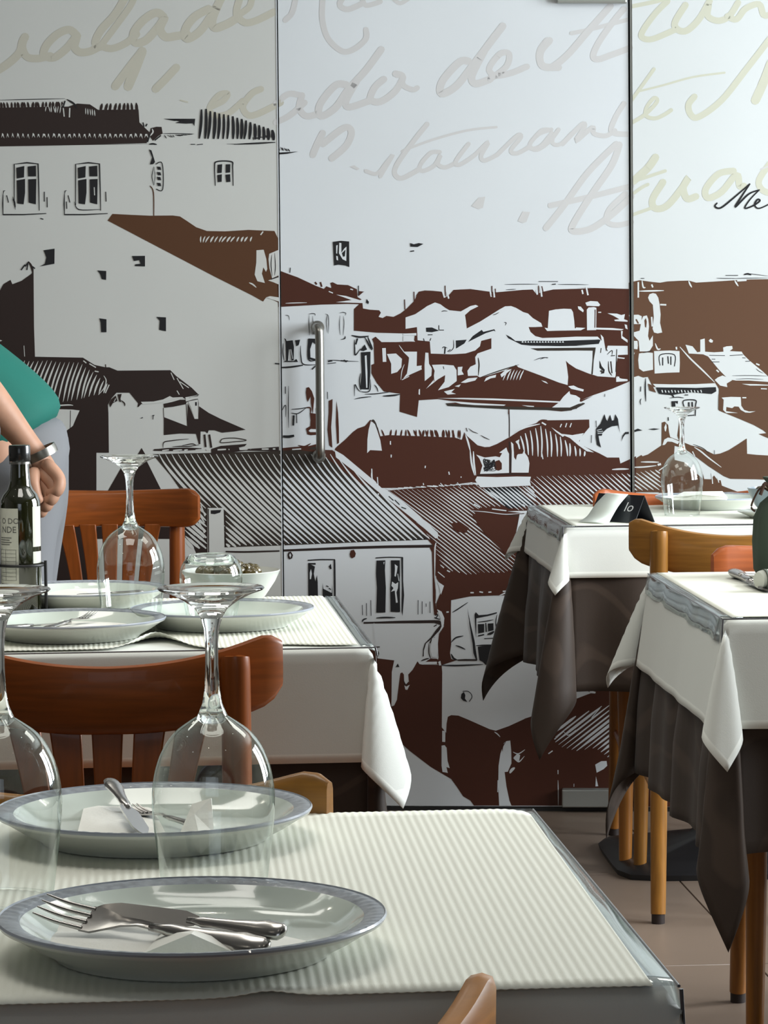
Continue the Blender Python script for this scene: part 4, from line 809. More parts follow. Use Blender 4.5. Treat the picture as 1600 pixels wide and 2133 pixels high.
paper('C', 'plain white paper cover with cutlery at the right edge', -FC_.w / 2 + 0.004, FC_.w / 2, -FC_.d / 2 + 0.004, FC_.d / 2 - 0.004, amp=0, rnd=0.004)
paper('D', 'plain sunlit white paper cover under the tent card and upturned far glass', -FD.w / 2 + 0.012, FD.w / 2, -FD.d / 2 + 0.002, FD.d / 2 - 0.004, amp=0, rnd=0.004)
# clear plastic edge strips that hold the cloths
def strip(k, side, label, drop=0.034, wid=0.03, both=True):
    f = FRAMES[k]; s = 1 if side == 'R' else -1
    root = empty('edge_strip', (f.c.x, f.c.y, 0), f.rz); tag(root, label, 'edge strip', 'clear plastic table edge strips')
    x = s * (f.w / 2 + 0.0095); z1 = TZ + 0.0026; n = 24; V = []; rn = random.Random(k)
    for i in range(n + 1):
        y = -f.d / 2 + f.d * i / n; wv = 0.0010 * sin(i * 0.9 + rn.random()) + 0.0006 * sin(i * 1.6)
        V += [(x - s * wid, y, z1 + 0.0001), (x - s * 0.002, y, z1), (x + s * wv * 0.5, y, z1 - 0.003), (x + s * (0.003 + wv), y, z1 - drop * 0.6), (x + s * (0.004 + wv * 1.6), y, z1 - drop)]
    Fc = [(i * 5 + q, i * 5 + q + 1, (i + 1) * 5 + q + 1, (i + 1) * 5 + q) for i in range(n) for q in range(4)]
    o = mesh('side_flange', V, Fc, root, m_clear); sd = o.modifiers.new('thickness', 'SOLIDIFY'); sd.thickness = 0.0006
    tube('edge_bead', [(x, -f.d / 2, z1 - 0.001), (x, f.d / 2, z1 - 0.001)], 0.0011, root, m_bead, n=8, sm=False)
    yf = -f.d / 2 - 0.008
    if k != 'A': tube('front_bead', [(x, yf, z1 - 0.001), (x - s * (f.w - 0.01), yf, z1 - 0.001)], 0.0010, root, m_bead, n=8, sm=False)
    tube('corner_bead', [(x, yf, z1 - 0.001), (x + s * 0.002, yf, z1 - drop)], 0.0014, root, m_bead, n=8, sm=False)
    return root
m_bead = mat('grey_clear_edge', (0.10, 0.10, 0.11), 0.25, coat=0.6)
strip('A', 'R', 'clear plastic edge strip along the right side of the nearest table')
strip('B', 'R', 'thin clear edge strip right of the olive bowl plate', drop=0.012, wid=0.018)
strip('C', 'L', 'shiny clear edge strip hanging over the cloth at the right edge')
strip('D', 'L', 'clear edge strip left of the black tent card', drop=0.030)

# ============================================================ CHAIRS
def make_chair(name_label, wood_, group, P, rz, hc=0.768, wide=0.208, lean=0.06, seat_y=0.40, rise=0.036):
    t = empty('bentwood_chair', P, rz); tag(t, name_label, 'chair', group)
    # crest rail: a bent board whose ends curve forward and sweep upward
    N = 36; V = []; hh = 0.041; th = 0.010
    def crest(u):
        x = wide * u; y = 0.055 * u * u; zc = hc - hh + rise * abs(u) ** 2.3
        k = 1.0
        e = (abs(u) - 0.86) / 0.14
        if e > 0: k = math.sqrt(max(0.0, 1 - 0.6 * e * e))
        return x, y, zc, hh * k * (1 + 0.10 * abs(u))
    for i in range(N + 1):
        u = -1 + 2 * i / N; x, y, zc, h_ = crest(u)
        dx, dy = wide, 0.11 * u; L = hypot(dx, dy); nx, ny = -dy / L, dx / L
        sec = []
        for q in range(12):
            a = 2 * pi * q / 12; ca, sa = cos(a), sin(a)
            px_ = th * (abs(ca) ** 0.6) * (1 if ca > 0 else -1); pz_ = h_ * (abs(sa) ** 0.35) * (1 if sa > 0 else -1)
            if abs(u) > 0.97: px_ *= 0.55
            sec.append((x + nx * px_, y + ny * px_ - lean * (pz_ / 0.4) * 0.4, zc + pz_))
        V += sec
    Fc = [(i * 12 + q, i * 12 + (q + 1) % 12, (i + 1) * 12 + (q + 1) % 12, (i + 1) * 12 + q) for i in range(N) for q in range(12)]
    Fc += [tuple(range(11, -1, -1)), tuple(N * 12 + q for q in range(12))]
    o = mesh('crest_rail', V, Fc, t, wood_); autosm(o, 50)
    for s in (-1, 1):
        x = 0.154 * s; yb = 0.055 * (0.154 / wide) ** 2 - 0.026
        topz = hc + rise * 0.5 - 0.010
        pts = [(x * 1.03, yb - 0.030, 0.018), (x * 1.01, yb - 0.002, 0.22), (x, yb + 0.020, 0.45), (x, yb + 0.010, 0.62), (x, yb, topz - 0.012), (x, yb, topz - 0.004), (x, yb, topz)]
        lg = tube('back_leg', pts, [0.0145, 0.0165, 0.019, 0.018, 0.0175, 0.0145, 0.004], t, LEGW[wood_.name], n=18)
        tube('foot_cap', [(x * 1.03, yb - 0.030, 0.0), (x * 1.03, yb - 0.030, 0.02)], 0.013, lg, m_cap, n=16, sm=False)
        xf = 0.165 * s
        lg = tube('front_leg', [(xf * 1.02, seat_y, 0.018), (xf, seat_y - 0.01, 0.25), (xf, seat_y - 0.02, 0.425)], [0.0135, 0.0165, 0.019], t, LEGW[wood_.name], n=18)
        tube('foot_cap', [(xf * 1.02, seat_y, 0.0), (xf * 1.02, seat_y, 0.02)], 0.012, lg, m_cap, n=16, sm=False)
    for xt, xb in ((-0.1, -0.066), (-0.0505, -0.034), (0.0, 0.0), (0.0505, 0.034), (0.1, 0.066)):
        V = []; n = 12
        for i in range(n + 1):
            k = i / n; z_ = 0.44 + (hc - hh * 1.85 - 0.44) * k
            xc = xb + (xt - xb) * (k ** 1.6); yc = 0.010 + 0.055 * (xc / wide) ** 2 * k + 0.012 * (1 - k) + 0.012 * sin(pi * k) * -1
            w_ = 0.0105 + 0.0085 * (k ** 1.5)
            V += [(xc - w_, yc - 0.005, z_), (xc + w_, yc - 0.005, z_), (xc + w_, yc + 0.005, z_), (xc - w_, yc + 0.005, z_)]
        Fc = [(i * 4 + q, i * 4 + (q + 1) % 4, (i + 1) * 4 + (q + 1) % 4, (i + 1) * 4 + q) for i in range(n) for q in range(4)] + [(3, 2, 1, 0), (n * 4, n * 4 + 1, n * 4 + 2, n * 4 + 3)]
        o = mesh('splat', V, Fc, t, LEGW[wood_.name]); bv = o.modifiers.new('bevel', 'BEVEL'); bv.width = 0.002; bv.segments = 2; autosm(o, 50)
    pts = []
    for q in range(28):
        a = 2 * pi * q / 28; cx = abs(cos(a)) ** 0.45 * (1 if cos(a) > 0 else -1); cy = abs(sin(a)) ** 0.45 * (1 if sin(a) > 0 else -1)
        pts.append(((0.178 + 0.012 * cy) * cx, 0.19 + 0.21 * cy))
    o = slab('seat', pts, 0.432, 0.452, t, wood_); bv = o.modifiers.new('bevel', 'BEVEL'); bv.width = 0.006; bv.segments = 3
    box('seat_rail', (0, seat_y - 0.02, 0.408), (0.31, 0.018, 0.045), t, wood_, bev=0.003)
    for s in (-1, 1): box('seat_rail', (0.15 * s, 0.19, 0.408), (0.018, 0.34, 0.045), t, wood_, bev=0.003)
    for s in (-1, 1): tube('stretcher', [(0.155 * s, 0.0, 0.24), (0.165 * s, seat_y - 0.01, 0.24)], 0.008, t, wood_, n=10, sm=False)
    return t
def cpos(px, Y): return Vector(((px - 800) * Y / F, Y, 0))
GC = 'bentwood restaurant chairs'
make_chair('red-brown bentwood chair seen from behind, between the two left tables', w_red, GC, cpos(215, 3.52), radians(2), hc=0.768)
make_chair('red-brown chair against the print beyond the left table, facing the viewer', w_red, GC, cpos(228, 6.82), radians(180), hc=0.787, rise=0.004)
make_chair('golden-brown chair tucked at the far side of the nearest table, mostly hidden by plates', w_gold, GC, cpos(186, 2.56) + Vector((0, .05, 0)), radians(177), hc=0.757)
make_chair('golden chair whose tip shows at the bottom edge of the photo', w_gold_lit, GC, Vector((-0.041, 1.563, 0)), radians(48), hc=0.762)
make_chair('golden-brown bentwood chair seen from behind between the two right tables', w_gold, GC, cpos(1541, 5.74), radians(-2), hc=0.753, seat_y=0.47)
make_chair('orange chair beyond the far right table, behind the tent card', w_or, GC, cpos(1428, 6.68), radians(180), hc=0.775, rise=0.02)
make_chair('glossy orange chair at the right edge, tucked under the near right table', w_or, GC, cpos(1738, 5.02), radians(178), hc=0.785, rise=0.006)

# ============================================================ TABLEWARE
PZ = TZ + 0.0042
m_rim = mat('blue_grey_rim', (0.27, 0.295, 0.33), 0.3, coat=0.3, noise=((140, 140, 140), 0.25, 3))
m_rimedge = mat('rim_edge', (0.30, 0.33, 0.38), 0.3, coat=0.4)
def make_plate(px, py, label, R=0.128, group='blue-rimmed white plates', zoff=0.0, rot=0.0, inner=m_porc):
    p = G(px, py, PZ + 0.022 + zoff); t = empty('dinner_plate', (p.x, p.y, PZ + zoff)); tag(t, label, 'plate', group)
    k = R / 0.128
    prof = [(0, 0.003), (0.085, 0.003), (0.086, 0.0005), (0.091, 0.0005), (0.094, 0.004), (0.108, 0.0115), (0.121, 0.020), (0.1262, 0.0225), (0.1272, 0.0245), (0.1262, 0.0258)]
    lathe('plate_body', [(r * k, z) for r, z in prof], t, m_porcout, 96)
    lathe('plate_well', [(r * k, z) for r, z in [(0.1125, 0.0238), (0.108, 0.0205), (0.098, 0.013), (0.088, 0.0085), (0.05, 0.0072), (0, 0.007)]], t, inner, 96)
    V = []; Fc = []; n = 288
    rr = [(0.1262, 0.0258), (0.1235, 0.0262), (0.1195, 0.0257), (0.1155, 0.0249), (0.1125, 0.0238)]
    for q in range(n):
        a = 2 * pi * q / n
        for i, (r, z) in enumerate(rr):
            dz_ = 0.00022 * (1 if (q // 2) % 2 else -1) if i in (1, 2) else 0
            V.append((r * k * cos(a), r * k * sin(a), z + dz_))
    for q in range(n):
        for i in range(4): Fc.append((q * 5 + i, q * 5 + i + 1, ((q + 1) % n) * 5 + i + 1, ((q + 1) % n) * 5 + i))
    rm = mesh('rim_band', V, [f_[::-1] for f_ in Fc], t, m_rim)
    lathe('rim_edge', [(0.1256 * k, 0.0256), (0.1266 * k, 0.0268), (0.1276 * k, 0.0254), (0.1270 * k, 0.024)], rm, m_rimedge, 96)
    return t
make_plate(401, 1915, 'large blue-rimmed plate with fork and knife, at the front of the nearest table', R=0.1315)
make_plate(321, 1691, 'blue-rimmed plate with upright knife behind the front wine glass', R=0.1305)
make_plate(148, 1293, 'blue-rimmed plate with fork on the left table, behind the red-brown chair')
make_plate(172, 1230, 'plate beside the oil bottle, under the left table wine glass')
make_plate(463, 1271, 'plate under the olive bowl')
make_plate(1485, 1037, 'plate with folded napkin on the far right table')
def make_saucer(px, py, label, R):
    p = G(px, py, PZ + 0.01); t = empty('side_plate', (p.x, p.y, PZ)); tag(t, label, 'plate')
    lathe('plate_body', [(0, 0.001), (R * .55, 0.001), (R * .58, 0), (R * .62, 0.003), (R, 0.013), (R * 0.99, 0.0145)], t, m_porcout, 64)
    lathe('plate_well', [(R * 0.99, 0.0145), (R * .6, 0.006), (0, 0.005)], t, m_porc, 64)
    return t
make_saucer(1600, 1068, 'small plate under the far olive bowl at the right edge', 0.064)

def make_wine(px, py, label, sw=1.0, sh=1.0):
    p = G(px, py, PZ); t = empty('wine_glass', (p.x, p.y, PZ)); tag(t, label, 'wine glass', 'upturned wine glasses')
    B = [(0.0375, 0.0), (0.0385, 0.006), (0.0412, 0.028), (0.0438, 0.05), (0.0452, 0.066), (0.0448, 0.082), (0.0418, 0.098), (0.0360, 0.112), (0.0280, 0.1225), (0.0180, 0.130), (0.0110, 0.1345)]
    Bs = [Vector((r, z, 0)) for r, z in B]; Bs = catmull(Bs, 4)
    lathe('bowl', [(v.x * sw, v.y * sh) for v in Bs], t, m_bowl, 72, ang=0)
    lathe('rim', [(0.0370 * sw, 0.0004), (0.0374 * sw, 0.0), (0.0380 * sw, 0.0004), (0.0378 * sw, 0.0012), (0.0372 * sw, 0.0012), (0.0370 * sw, 0.0004)], t, m_bowl, 72)
    S = [(0.0, 0.1285), (0.008, 0.1292), (0.0122, 0.1330), (0.0100, 0.1370), (0.0072, 0.1440), (0.0055, 0.155), (0.0048, 0.172), (0.0048, 0.188), (0.0058, 0.199), (0.0080, 0.2070)]
    lathe('stem', [(r * (1 + (sw - 1) * .5), z * sh) for r, z in S], t, m_glass, 40, ang=0)
    Ft = [(0.0080 * (1 + (sw - 1) * .5) / sw, 0.2070), (0.0120, 0.2135), (0.0200, 0.2195), (0.0300, 0.2245), (0.0380, 0.2272), (0.0392, 0.2284), (0.0385, 0.2294), (0.0300, 0.2280), (0.0150, 0.2265), (0.0, 0.226)]
    lathe('foot', [(r * sw, z * sh) for r, z in Ft], t, m_glass, 72, ang=0)
    return t
make_wine(447, 1868, 'largest upturned wine glass, in front of the middle plate', 1.0)
gA = G(447, 1868, PZ)
make_wine(4, 1872, 'upturned wine glass cut by the left edge of the photo', 1.0)
make_wine(274, 1302, 'upturned wine glass on the left table before the far chair', 1.04, 1.03)
make_wine(1421, 1073, 'small-looking upturned wine glass beside the tent card', 0.98, 1.0)
def make_tumbler(px, py, label):
    p = G(px, py, PZ); t = empty('tumbler', (p.x, p.y, PZ)); tag(t, label, 'tumbler')
    B = [(0.0335, 0.0), (0.0355, 0.012), (0.0395, 0.035), (0.0430, 0.055), (0.0440, 0.068), (0.0420, 0.080), (0.0370, 0.090), (0.0305, 0.0955)]
    lathe('glass_wall', [(v.x, v.y) for v in catmull([Vector((a, b, 0)) for a, b in B], 4)], t, m_bowl, 64, ang=0)
    lathe('glass_base', [(0, 0.0875), (0.022, 0.0880), (0.0335, 0.0850), (0.0375, 0.0868), (0.0335, 0.0945), (0.0285, 0.0985), (0.026, 0.0985), (0.022, 0.0965), (0, 0.0962)], t, m_glass, 64)
    V = []; n = 72                                    # pressed flutes above the waist
    lathe('rim', [(0.0332, 0.0005), (0.0336, 0.0), (0.0342, 0.0006), (0.0336, 0.0012)], t, m_bowl, 64)
    return t
make_tumbler(441, 1301, 'upturned short tumbler in front of the olive bowl')

m_olive = mat('olive_skin', (0.09, 0.065, 0.018), 0.25, coat=0.4, noise=((30, 30, 30), 0.5, 3))
def make_bowl(px, py, zoff, label, R, H, rim=False, mm=None):
    p = G(px, py, PZ + zoff); t = empty('olive_bowl', (p.x, p.y, PZ + zoff)); tag(t, label, 'bowl')
    lathe('bowl_wall', [(0, 0.001), (R * 0.42, 0.0), (R * 0.46, 0.003), (R * 0.70, H * 0.33), (R * 0.90, H * 0.72), (R, H), (R * 0.985, H + 0.001), (R * 0.86, H * 0.72), (R * 0.66, H * 0.36), (R * .4, H * .12), (0, H * .1)], t, mm or m_porcout, 72)
    return p
def olives(p, R, H, n, where, seed):
    rn = random.Random(seed); protos = []
    for i in range(n):
        a = i * 2.4; rr = R * 0.62 * math.sqrt((i + 0.5) / n)
        z = H * 0.86 + 0.012 * (1 - rr / (R * .62)) + rn.uniform(-0.001, 0.001)
        if not protos:
            o = lathe('olive', [(0, -0.0105), (0.005, -0.0088), (0.0078, -0.004), (0.0084, 0.0), (0.0078, 0.004), (0.005, 0.0088), (0, 0.0105)], None, m_olive, 16, ang=0); protos.append(o)
        else:
            o = protos[0].copy(); C.objects.link(o)
        o.location = (p.x + rr * cos(a), p.y + rr * sin(a), p.z + z); o.rotation_euler = (rn.uniform(0.9, 1.9), rn.uniform(-.4, .4), rn.uniform(0, 3))
        tag(o, 'one of the olives heaped in the ' + where, 'olive', 'olives in the ' + where)
pb = make_bowl(482, 1266, 0.008, 'white bowl of olives standing on a plate on the left table', 0.071, 0.054)
olives(pb, 0.071, 0.060, 19, 'white bowl on the left table', 2)
m_bluegrey = mat('blue_grey_porcelain', (0.22, 0.27, 0.30), 0.25, coat=0.4)
pb2 = make_bowl(1608, 1068, 0.006, 'blue-grey bowl of olives at the right edge of the far table', 0.052, 0.052, mm=m_bluegrey)
olives(pb2, 0.052, 0.052, 13, 'blue-grey bowl at the right edge', 3)

# cutlery, built along +x from the tip (x=0) to the end of the handle
def place(o, a, b, L, roll=0.0):
    x = (b - a).normalized(); z = Vector((0, 0, 1)); y = z.cross(x).normalized(); z = x.cross(y)
    Mx = Matrix((x, y, z)).transposed().to_4x4() @ Matrix.Rotation(roll, 4, 'X'); s = (b - a).length / L
    o.matrix_world = Matrix.Translation(a) @ Mx @ Matrix.Scale(s, 4)
def handle(t, x0, x1):
    n = 14; V = []; P = [(x0, .0030, .0022), (x0 + .012, .0036, .0028), (x0 + .018, .0052, .0034), (x0 + .03, .0050, .0032), ((x0 + x1) / 2, .0062, .0035), (x1 - .03, .0085, .0040), (x1 - .022, .0100, .0046), (x1 - .014, .0088, .0044), (x1 - .005, .0082, .0042), (x1 - .0015, .0055, .0030), (x1, .0018, .0012)]
    for x, a, b in P:
        for q in range(n): V.append((x, 1.15 * a * cos(2 * pi * q / n), 1.25 * b * sin(2 * pi * q / n)))
    Fc = [(i * n + q, i * n + (q + 1) % n, (i + 1) * n + (q + 1) % n, (i + 1) * n + q) for i in range(len(P) - 1) for q in range(n)] + [tuple(range(n - 1, -1, -1)), tuple((len(P) - 1) * n + q for q in range(n))]
    return mesh('handle', V, [f_[::-1] for f_ in Fc], t, m_silver)
def make_knife(a, b, label, roll=0.0):
    t = empty('table_knife', (0, 0, 0)); tag(t, label, 'knife'); handle(t, 0.108, 0.215)
    n = 14; V = []
    for i in range(n + 1):
        k = i / n; x = 0.118 * k; top = 0.0105 * min(1, math.sqrt(max(0, k * 4.5))); bot = -0.0105 * min(1, (k * 3) ** 0.9)
        if k > 0.85: bot += (k - 0.85) / 0.15 * 0.005; top -= (k - .85) / .15 * 0.005
        V += [(x, bot, 0.0002), (x, top, 0.0011), (x, top, -0.0011), (x, bot, -0.0002)]
    Fc = [(i * 4 + q, (i + 1) * 4 + q, (i + 1) * 4 + (q + 1) % 4, i * 4 + (q + 1) % 4) for i in range(n) for q in range(4)] + [(0, 1, 2, 3), (n * 4 + 3, n * 4 + 2, n * 4 + 1, n * 4)]
    o = mesh('blade', V, Fc, t, m_silver); autosm(o, 30)
    place(t, a, b, 0.215, roll); return t
def make_fork(a, b, label, roll=0.0):
    t = empty('table_fork', (0, 0, 0)); tag(t, label, 'fork'); handle(t, 0.098, 0.200)
    for i in range(4):
        y = (i - 1.5) * 0.0070
        tube('tine', [(0.0, y, 0.004), (0.018, y, -0.001), (0.042, y, -0.0035)], [0.0007, 0.0016, 0.0018], t, m_silver, n=8)
    V = []; P = [(0.040, .0128, -.0035), (0.050, .0130, -.0035), (0.062, .0085, -.002), (0.074, .0045, 0.0), (0.088, .0030, .002), (0.100, .0030, .001)]
    for x, w_, z in P: V += [(x, -w_, z + .001), (x, 0, z - .0002), (x, w_, z + .001), (x, w_, z - .001), (x, 0, z - .0022), (x, -w_, z - .001)]
    Fc = [(i * 6 + q, (i + 1) * 6 + q, (i + 1) * 6 + (q + 1) % 6, i * 6 + (q + 1) % 6) for i in range(len(P) - 1) for q in range(6)] + [(0, 1, 2, 3, 4, 5), tuple((len(P) - 1) * 6 + q for q in (5, 4, 3, 2, 1, 0))]
    o = mesh('fork_head', V, Fc, t, m_silver); autosm(o, 40)
    place(t, a, b, 0.200, roll); return t
make_fork(G(86, 1890, 0.781), G(560, 1975, 0.770), 'fork lying tines-up on the large front plate', 0.55)
make_knife(G(196, 1893, 0.778), G(594, 1942, 0.779), 'knife resting across the fork on the large front plate', 0.6)
make_knife(G(305, 1742, 0.768), G(231, 1628, 0.787), 'knife propped on the rim of the middle plate', 0.3)
make_fork(G(272, 1680, 0.770), G(420, 1722, 0.768), 'fork on the middle plate, seen through the front wine glass')
make_fork(G(196, 1277, 0.778), G(92, 1311, 0.768), 'fork on the left table plate behind the chair back')
make_knife(G(150, 1296, 0.768), G(-14, 1309, 0.772), 'knife on the left table plate beside the small fork')
make_knife(G(160, 1238, 0.770), G(300, 1232, 0.770), 'knife on the plate beside the oil bottle')
make_knife(G(1608, 1232, 0.757), G(1530, 1192, 0.762), 'knife at the far left of the wrapped cutlery on the right table', 0.2)
make_fork(G(1620, 1200, 0.757), G(1540, 1196, 0.766), 'fork beside the knife near the green bag')
def napkin(label, pts, parent=None, th=0.0012, name='napkin'):
    """folded paper napkin: fan of facets through points (px, py, z); first point is the fan centre"""
    P = [G(a, b, c) for a, b, c in pts]; cen = P[0]
    V = [p - cen for p in P]; n = len(P) - 1
    Fc = [(0, 1 + (i + 1) % n, 1 + i) for i in range(n)]
    o = mesh(name, V, Fc, parent, m_napkin, False); o.location = cen
    bm = bmesh.new(); bm.from_mesh(o.data); bmesh.ops.recalc_face_normals(bm, faces=bm.faces)
    if sum(f_.normal.z for f_ in bm.faces) < 0: bmesh.ops.reverse_faces(bm, faces=bm.faces)
    bm.to_mesh(o.data); bm.free()
    sd = o.modifiers.new('thickness', 'SOLIDIFY'); sd.thickness = th; sd.offset = -1
    tag(o, label, 'napkin', None); return o
ZN = PZ + 0.0105
napkin('white paper napkin spread under the cutlery on the large front plate', [(380, 1935, ZN + 0.004), (130, 1908, ZN + .004), (230, 1897, ZN), (290, 1888, ZN), (350, 1905, ZN), (480, 1925, ZN), (640, 1960, ZN), (560, 1984, ZN + .001), (320, 1990, ZN), (90, 1978, ZN), (110, 1940, ZN)])
napkin('raised pointed fold of napkin in front of the knife on the front plate', [(398, 1945, ZN + 0.016), (300, 1985, ZN + .002), (340, 1940, ZN + .004), (420, 1925, ZN + .006), (500, 1955, ZN + .002), (490, 1985, ZN + .002), (400, 1992, ZN + .003)])
napkin('white napkin on the middle plate under the propped knife', [(235, 1690, ZN + .003), (160, 1740, ZN), (178, 1668, ZN + .003), (200, 1655, ZN), (245, 1662, ZN), (320, 1685, ZN), (345, 1735, ZN), (260, 1745, ZN)])
napkin('upright napkin fold on the middle plate, seen through the wine glass', [(405, 1695, ZN + .012), (375, 1735, ZN), (400, 1675, ZN + .014), (440, 1662, ZN + .022), (446, 1735, ZN), (415, 1740, ZN)])
napkin('napkin under the fork on the left table plate', [(160, 1300, ZN + .002), (90, 1308, ZN), (140, 1285, ZN), (180, 1288, ZN), (290, 1298, ZN), (230, 1312, ZN)])
napkin('white napkin on the plate beside the oil bottle', [(180, 1232, ZN + .006), (98, 1242, ZN), (100, 1222, ZN + .004), (262, 1219, ZN + .006), (268, 1228, ZN), (200, 1243, ZN)])
napkin('folded napkin on the far right plate', [(1460, 1030, ZN + .030), (1400, 1036, ZN + .024), (1425, 1024, ZN + .028), (1505, 1023, ZN + .030), (1516, 1036, ZN + .022)], th=0.006)
# striped napkin roll by the green bag
p = G(1606, 1206, PZ + 0.018); t = empty('napkin_roll', (p.x, p.y, PZ + 0.0005)); tag(t, 'striped grey napkin roll around cutlery at the right edge', 'napkin roll')
m_gs = mat('grey_stripe', (0.10, 0.11, 0.09), 0.8); m_ws = mat('pale_stripe', (0.55, 0.56, 0.50), 0.8)
tube('roll', [(-0.02, -0.01, 0.016), (0.0, 0, 0.017), (0.09, 0.03, 0.017)], [0.013, 0.0165, 0.0165], t, m_ws, n=20)
for i in range(6):
    tube('stripe', [(-0.012 + i * 0.014, -0.008 + i * 0.0042, 0.0165), (-0.0085 + i * 0.014, -0.0068 + i * 0.0042, 0.0165)], 0.0172, t, m_gs, n=20, sm=False)

# ============================================================ TENT CARD, RECEIPT, BAG
m_card = mat('black_card', (0.006, 0.007, 0.012), 0.35, coat=0.3)
m_cardt = mat('white_print', (0.75, 0.76, 0.78), 0.6)
c1 = G(1322, 1090, PZ); c0 = c1 - Vector((0.087, -0.100, 0)); cn_ = Vector((0.100, 0.087, 0)).normalized() * 0.060; c2 = c1 + cn_; c3 = c0 + cn_; up6 = Vector((0, 0, 0.0555))
rR = (c1 + c2) / 2 + up6; rL = (c0 + c3) / 2 + up6
o = mesh('tent_card', [c0 - c0, c1 - c0, rR - c0, rL - c0, c3 - c0, c2 - c0], [(0, 1, 2, 3), (3, 2, 5, 4)], None, m_card, False); o.location = c0
sd = o.modifiers.new('thickness', 'SOLIDIFY'); sd.thickness = 0.0012; tag(o, 'folded black tent card standing on the far right table', 'tent card')
card = o
def text_mesh(name, txt, size, parent, m, fn, extr=0.0, res=3, shear=0.0):
    cu = bpy.data.curves.new(name, 'FONT'); cu.body = txt; cu.size = size; cu.resolution_u = res; cu.shear = shear
    ob = bpy.data.objects.new(name, cu); C.objects.link(ob)
    dg = bpy.context.evaluated_depsgraph_get(); me = bpy.data.meshes.new_from_object(ob.evaluated_get(dg))
    bpy.data.objects.remove(ob); bpy.data.curves.remove(cu)
    for v in me.vertices: v.co = fn(v.co.x, v.co.y)
    me.name = name; return link(name, me, parent, m, False)
ex_ = (c1 - c0).normalized(); ey_ = (rL - c0) - ex_ * (rL - c0).dot(ex_); hy = ey_.length; ey_ = ey_ / hy; nn_ = ex_.cross(ey_)
wl_ = (c1 - c0).length
def onface(x, y, d=0.0008): return (ex_ * (wl_ * 0.5 + x) + ey_ * y + nn_ * d)
text_mesh('printed_word', 'lo', 0.030, card, m_cardt, lambda x, y: onface(wl_ * 0.5 - 0.044 + x * 1.15, hy * 0.40 + y), shear=0.1)
text_mesh('printed_word', 'J', 0.02, card, m_cardt, lambda x, y: onface(-wl_ * 0.5 + 0.018 + x * .5, hy * 0.45 + y), shear=0.15)
V = []; 
top = [onface(-wl_ * .5 + 0.024, hy * 0.99, 0.0025), onface(-wl_ * .5 + 0.088, hy * 0.99, 0.0025)]
bot = [G(1205, 1087, PZ + 0.001) - c0, G(1268, 1091, PZ + 0.001) - c0]
top2 = [a * 0.45 + b * 0.55 + Vector((0, -0.003, 0.004)) for a, b in zip(bot, [onface(-wl_ * .5 + 0.014, 0.012, .004), onface(-wl_ * .5 + 0.072, 0.012, .004)])]
mid = [a * 0.5 + b * 0.5 + nn_ * 0.003 for a, b in zip(top, top2)]
rows_ = [top, mid, top2, bot]
for r_ in catmull([Vector((0, 0, 0))] * 3, 1): pass
L_ = catmull([r_[0] for r_ in rows_], 5); R_ = catmull([r_[1] for r_ in rows_], 5)
for a, b in zip(L_, R_): V += [a, (a + b) / 2 + nn_ * 0.0012, b]
Fc = [(i * 3 + q, i * 3 + q + 1, i * 3 + q + 4, i * 3 + q + 3) for i in range(len(L_) - 1) for q in range(2)]
o = mesh('paper_slip', [v for v in V], Fc, None, mat('slip_paper', (0.78, 0.84, 0.78), 0.8)); o.location = c0
sd = o.modifiers.new('thickness', 'SOLIDIFY'); sd.thickness = 0.0004; tag(o, 'pale paper slip leaning down the front of the black tent card', 'paper slip')
# green cloth bag
m_bag = mat('green_cloth', (0.045, 0.065, 0.045), 0.85, bump=(500, 0.2)); m_str = mat('brown_cord', (0.05, 0.022, 0.012), 0.8)
p = G(1629, 1199, PZ); t = empty('bread_bag', (p.x, p.y, PZ)); t.scale = (1, 1, 1.13); tag(t, 'dark green cloth bag tied with a brown cord at the right edge', 'bag')
V = []; n = 40; pr_ = [(0.0, 0.0), (0.040, 0.0), (0.046, 0.010), (0.047, 0.05), (0.044, 0.085), (0.034, 0.105), (0.018, 0.118), (0.016, 0.123), (0.022, 0.132), (0.030, 0.142), (0.028, 0.143), (0.015, 0.127), (0, 0.125)]
o = lathe('cloth_body', pr_, t, m_bag, 48, ang=0)
for v in o.data.vertices:
    a = atan2(v.co.y, v.co.x); k = 1 + 0.06 * sin(7 * a) * min(1, v.co.z / 0.08); v.co.x *= k; v.co.y *= k
tube('cord', [(0.019 * cos(a), 0.019 * sin(a), 0.1205 + 0.001 * sin(3 * a)) for a in [2 * pi * q / 16 for q in range(17)]], 0.0035, t, m_str, n=8)
tube('cord_end', [(-0.018, -0.008, 0.120), (-0.036, -0.016, 0.128), (-0.048, -0.018, 0.112), (-0.052, -0.018, 0.100), (-0.046, -0.018, 0.094)], 0.0016, t, m_str, n=8)
tube('cord_end', [(-0.018, -0.010, 0.122), (-0.030, -0.020, 0.134), (-0.038, -0.022, 0.118)], 0.0030, t, m_str, n=8)

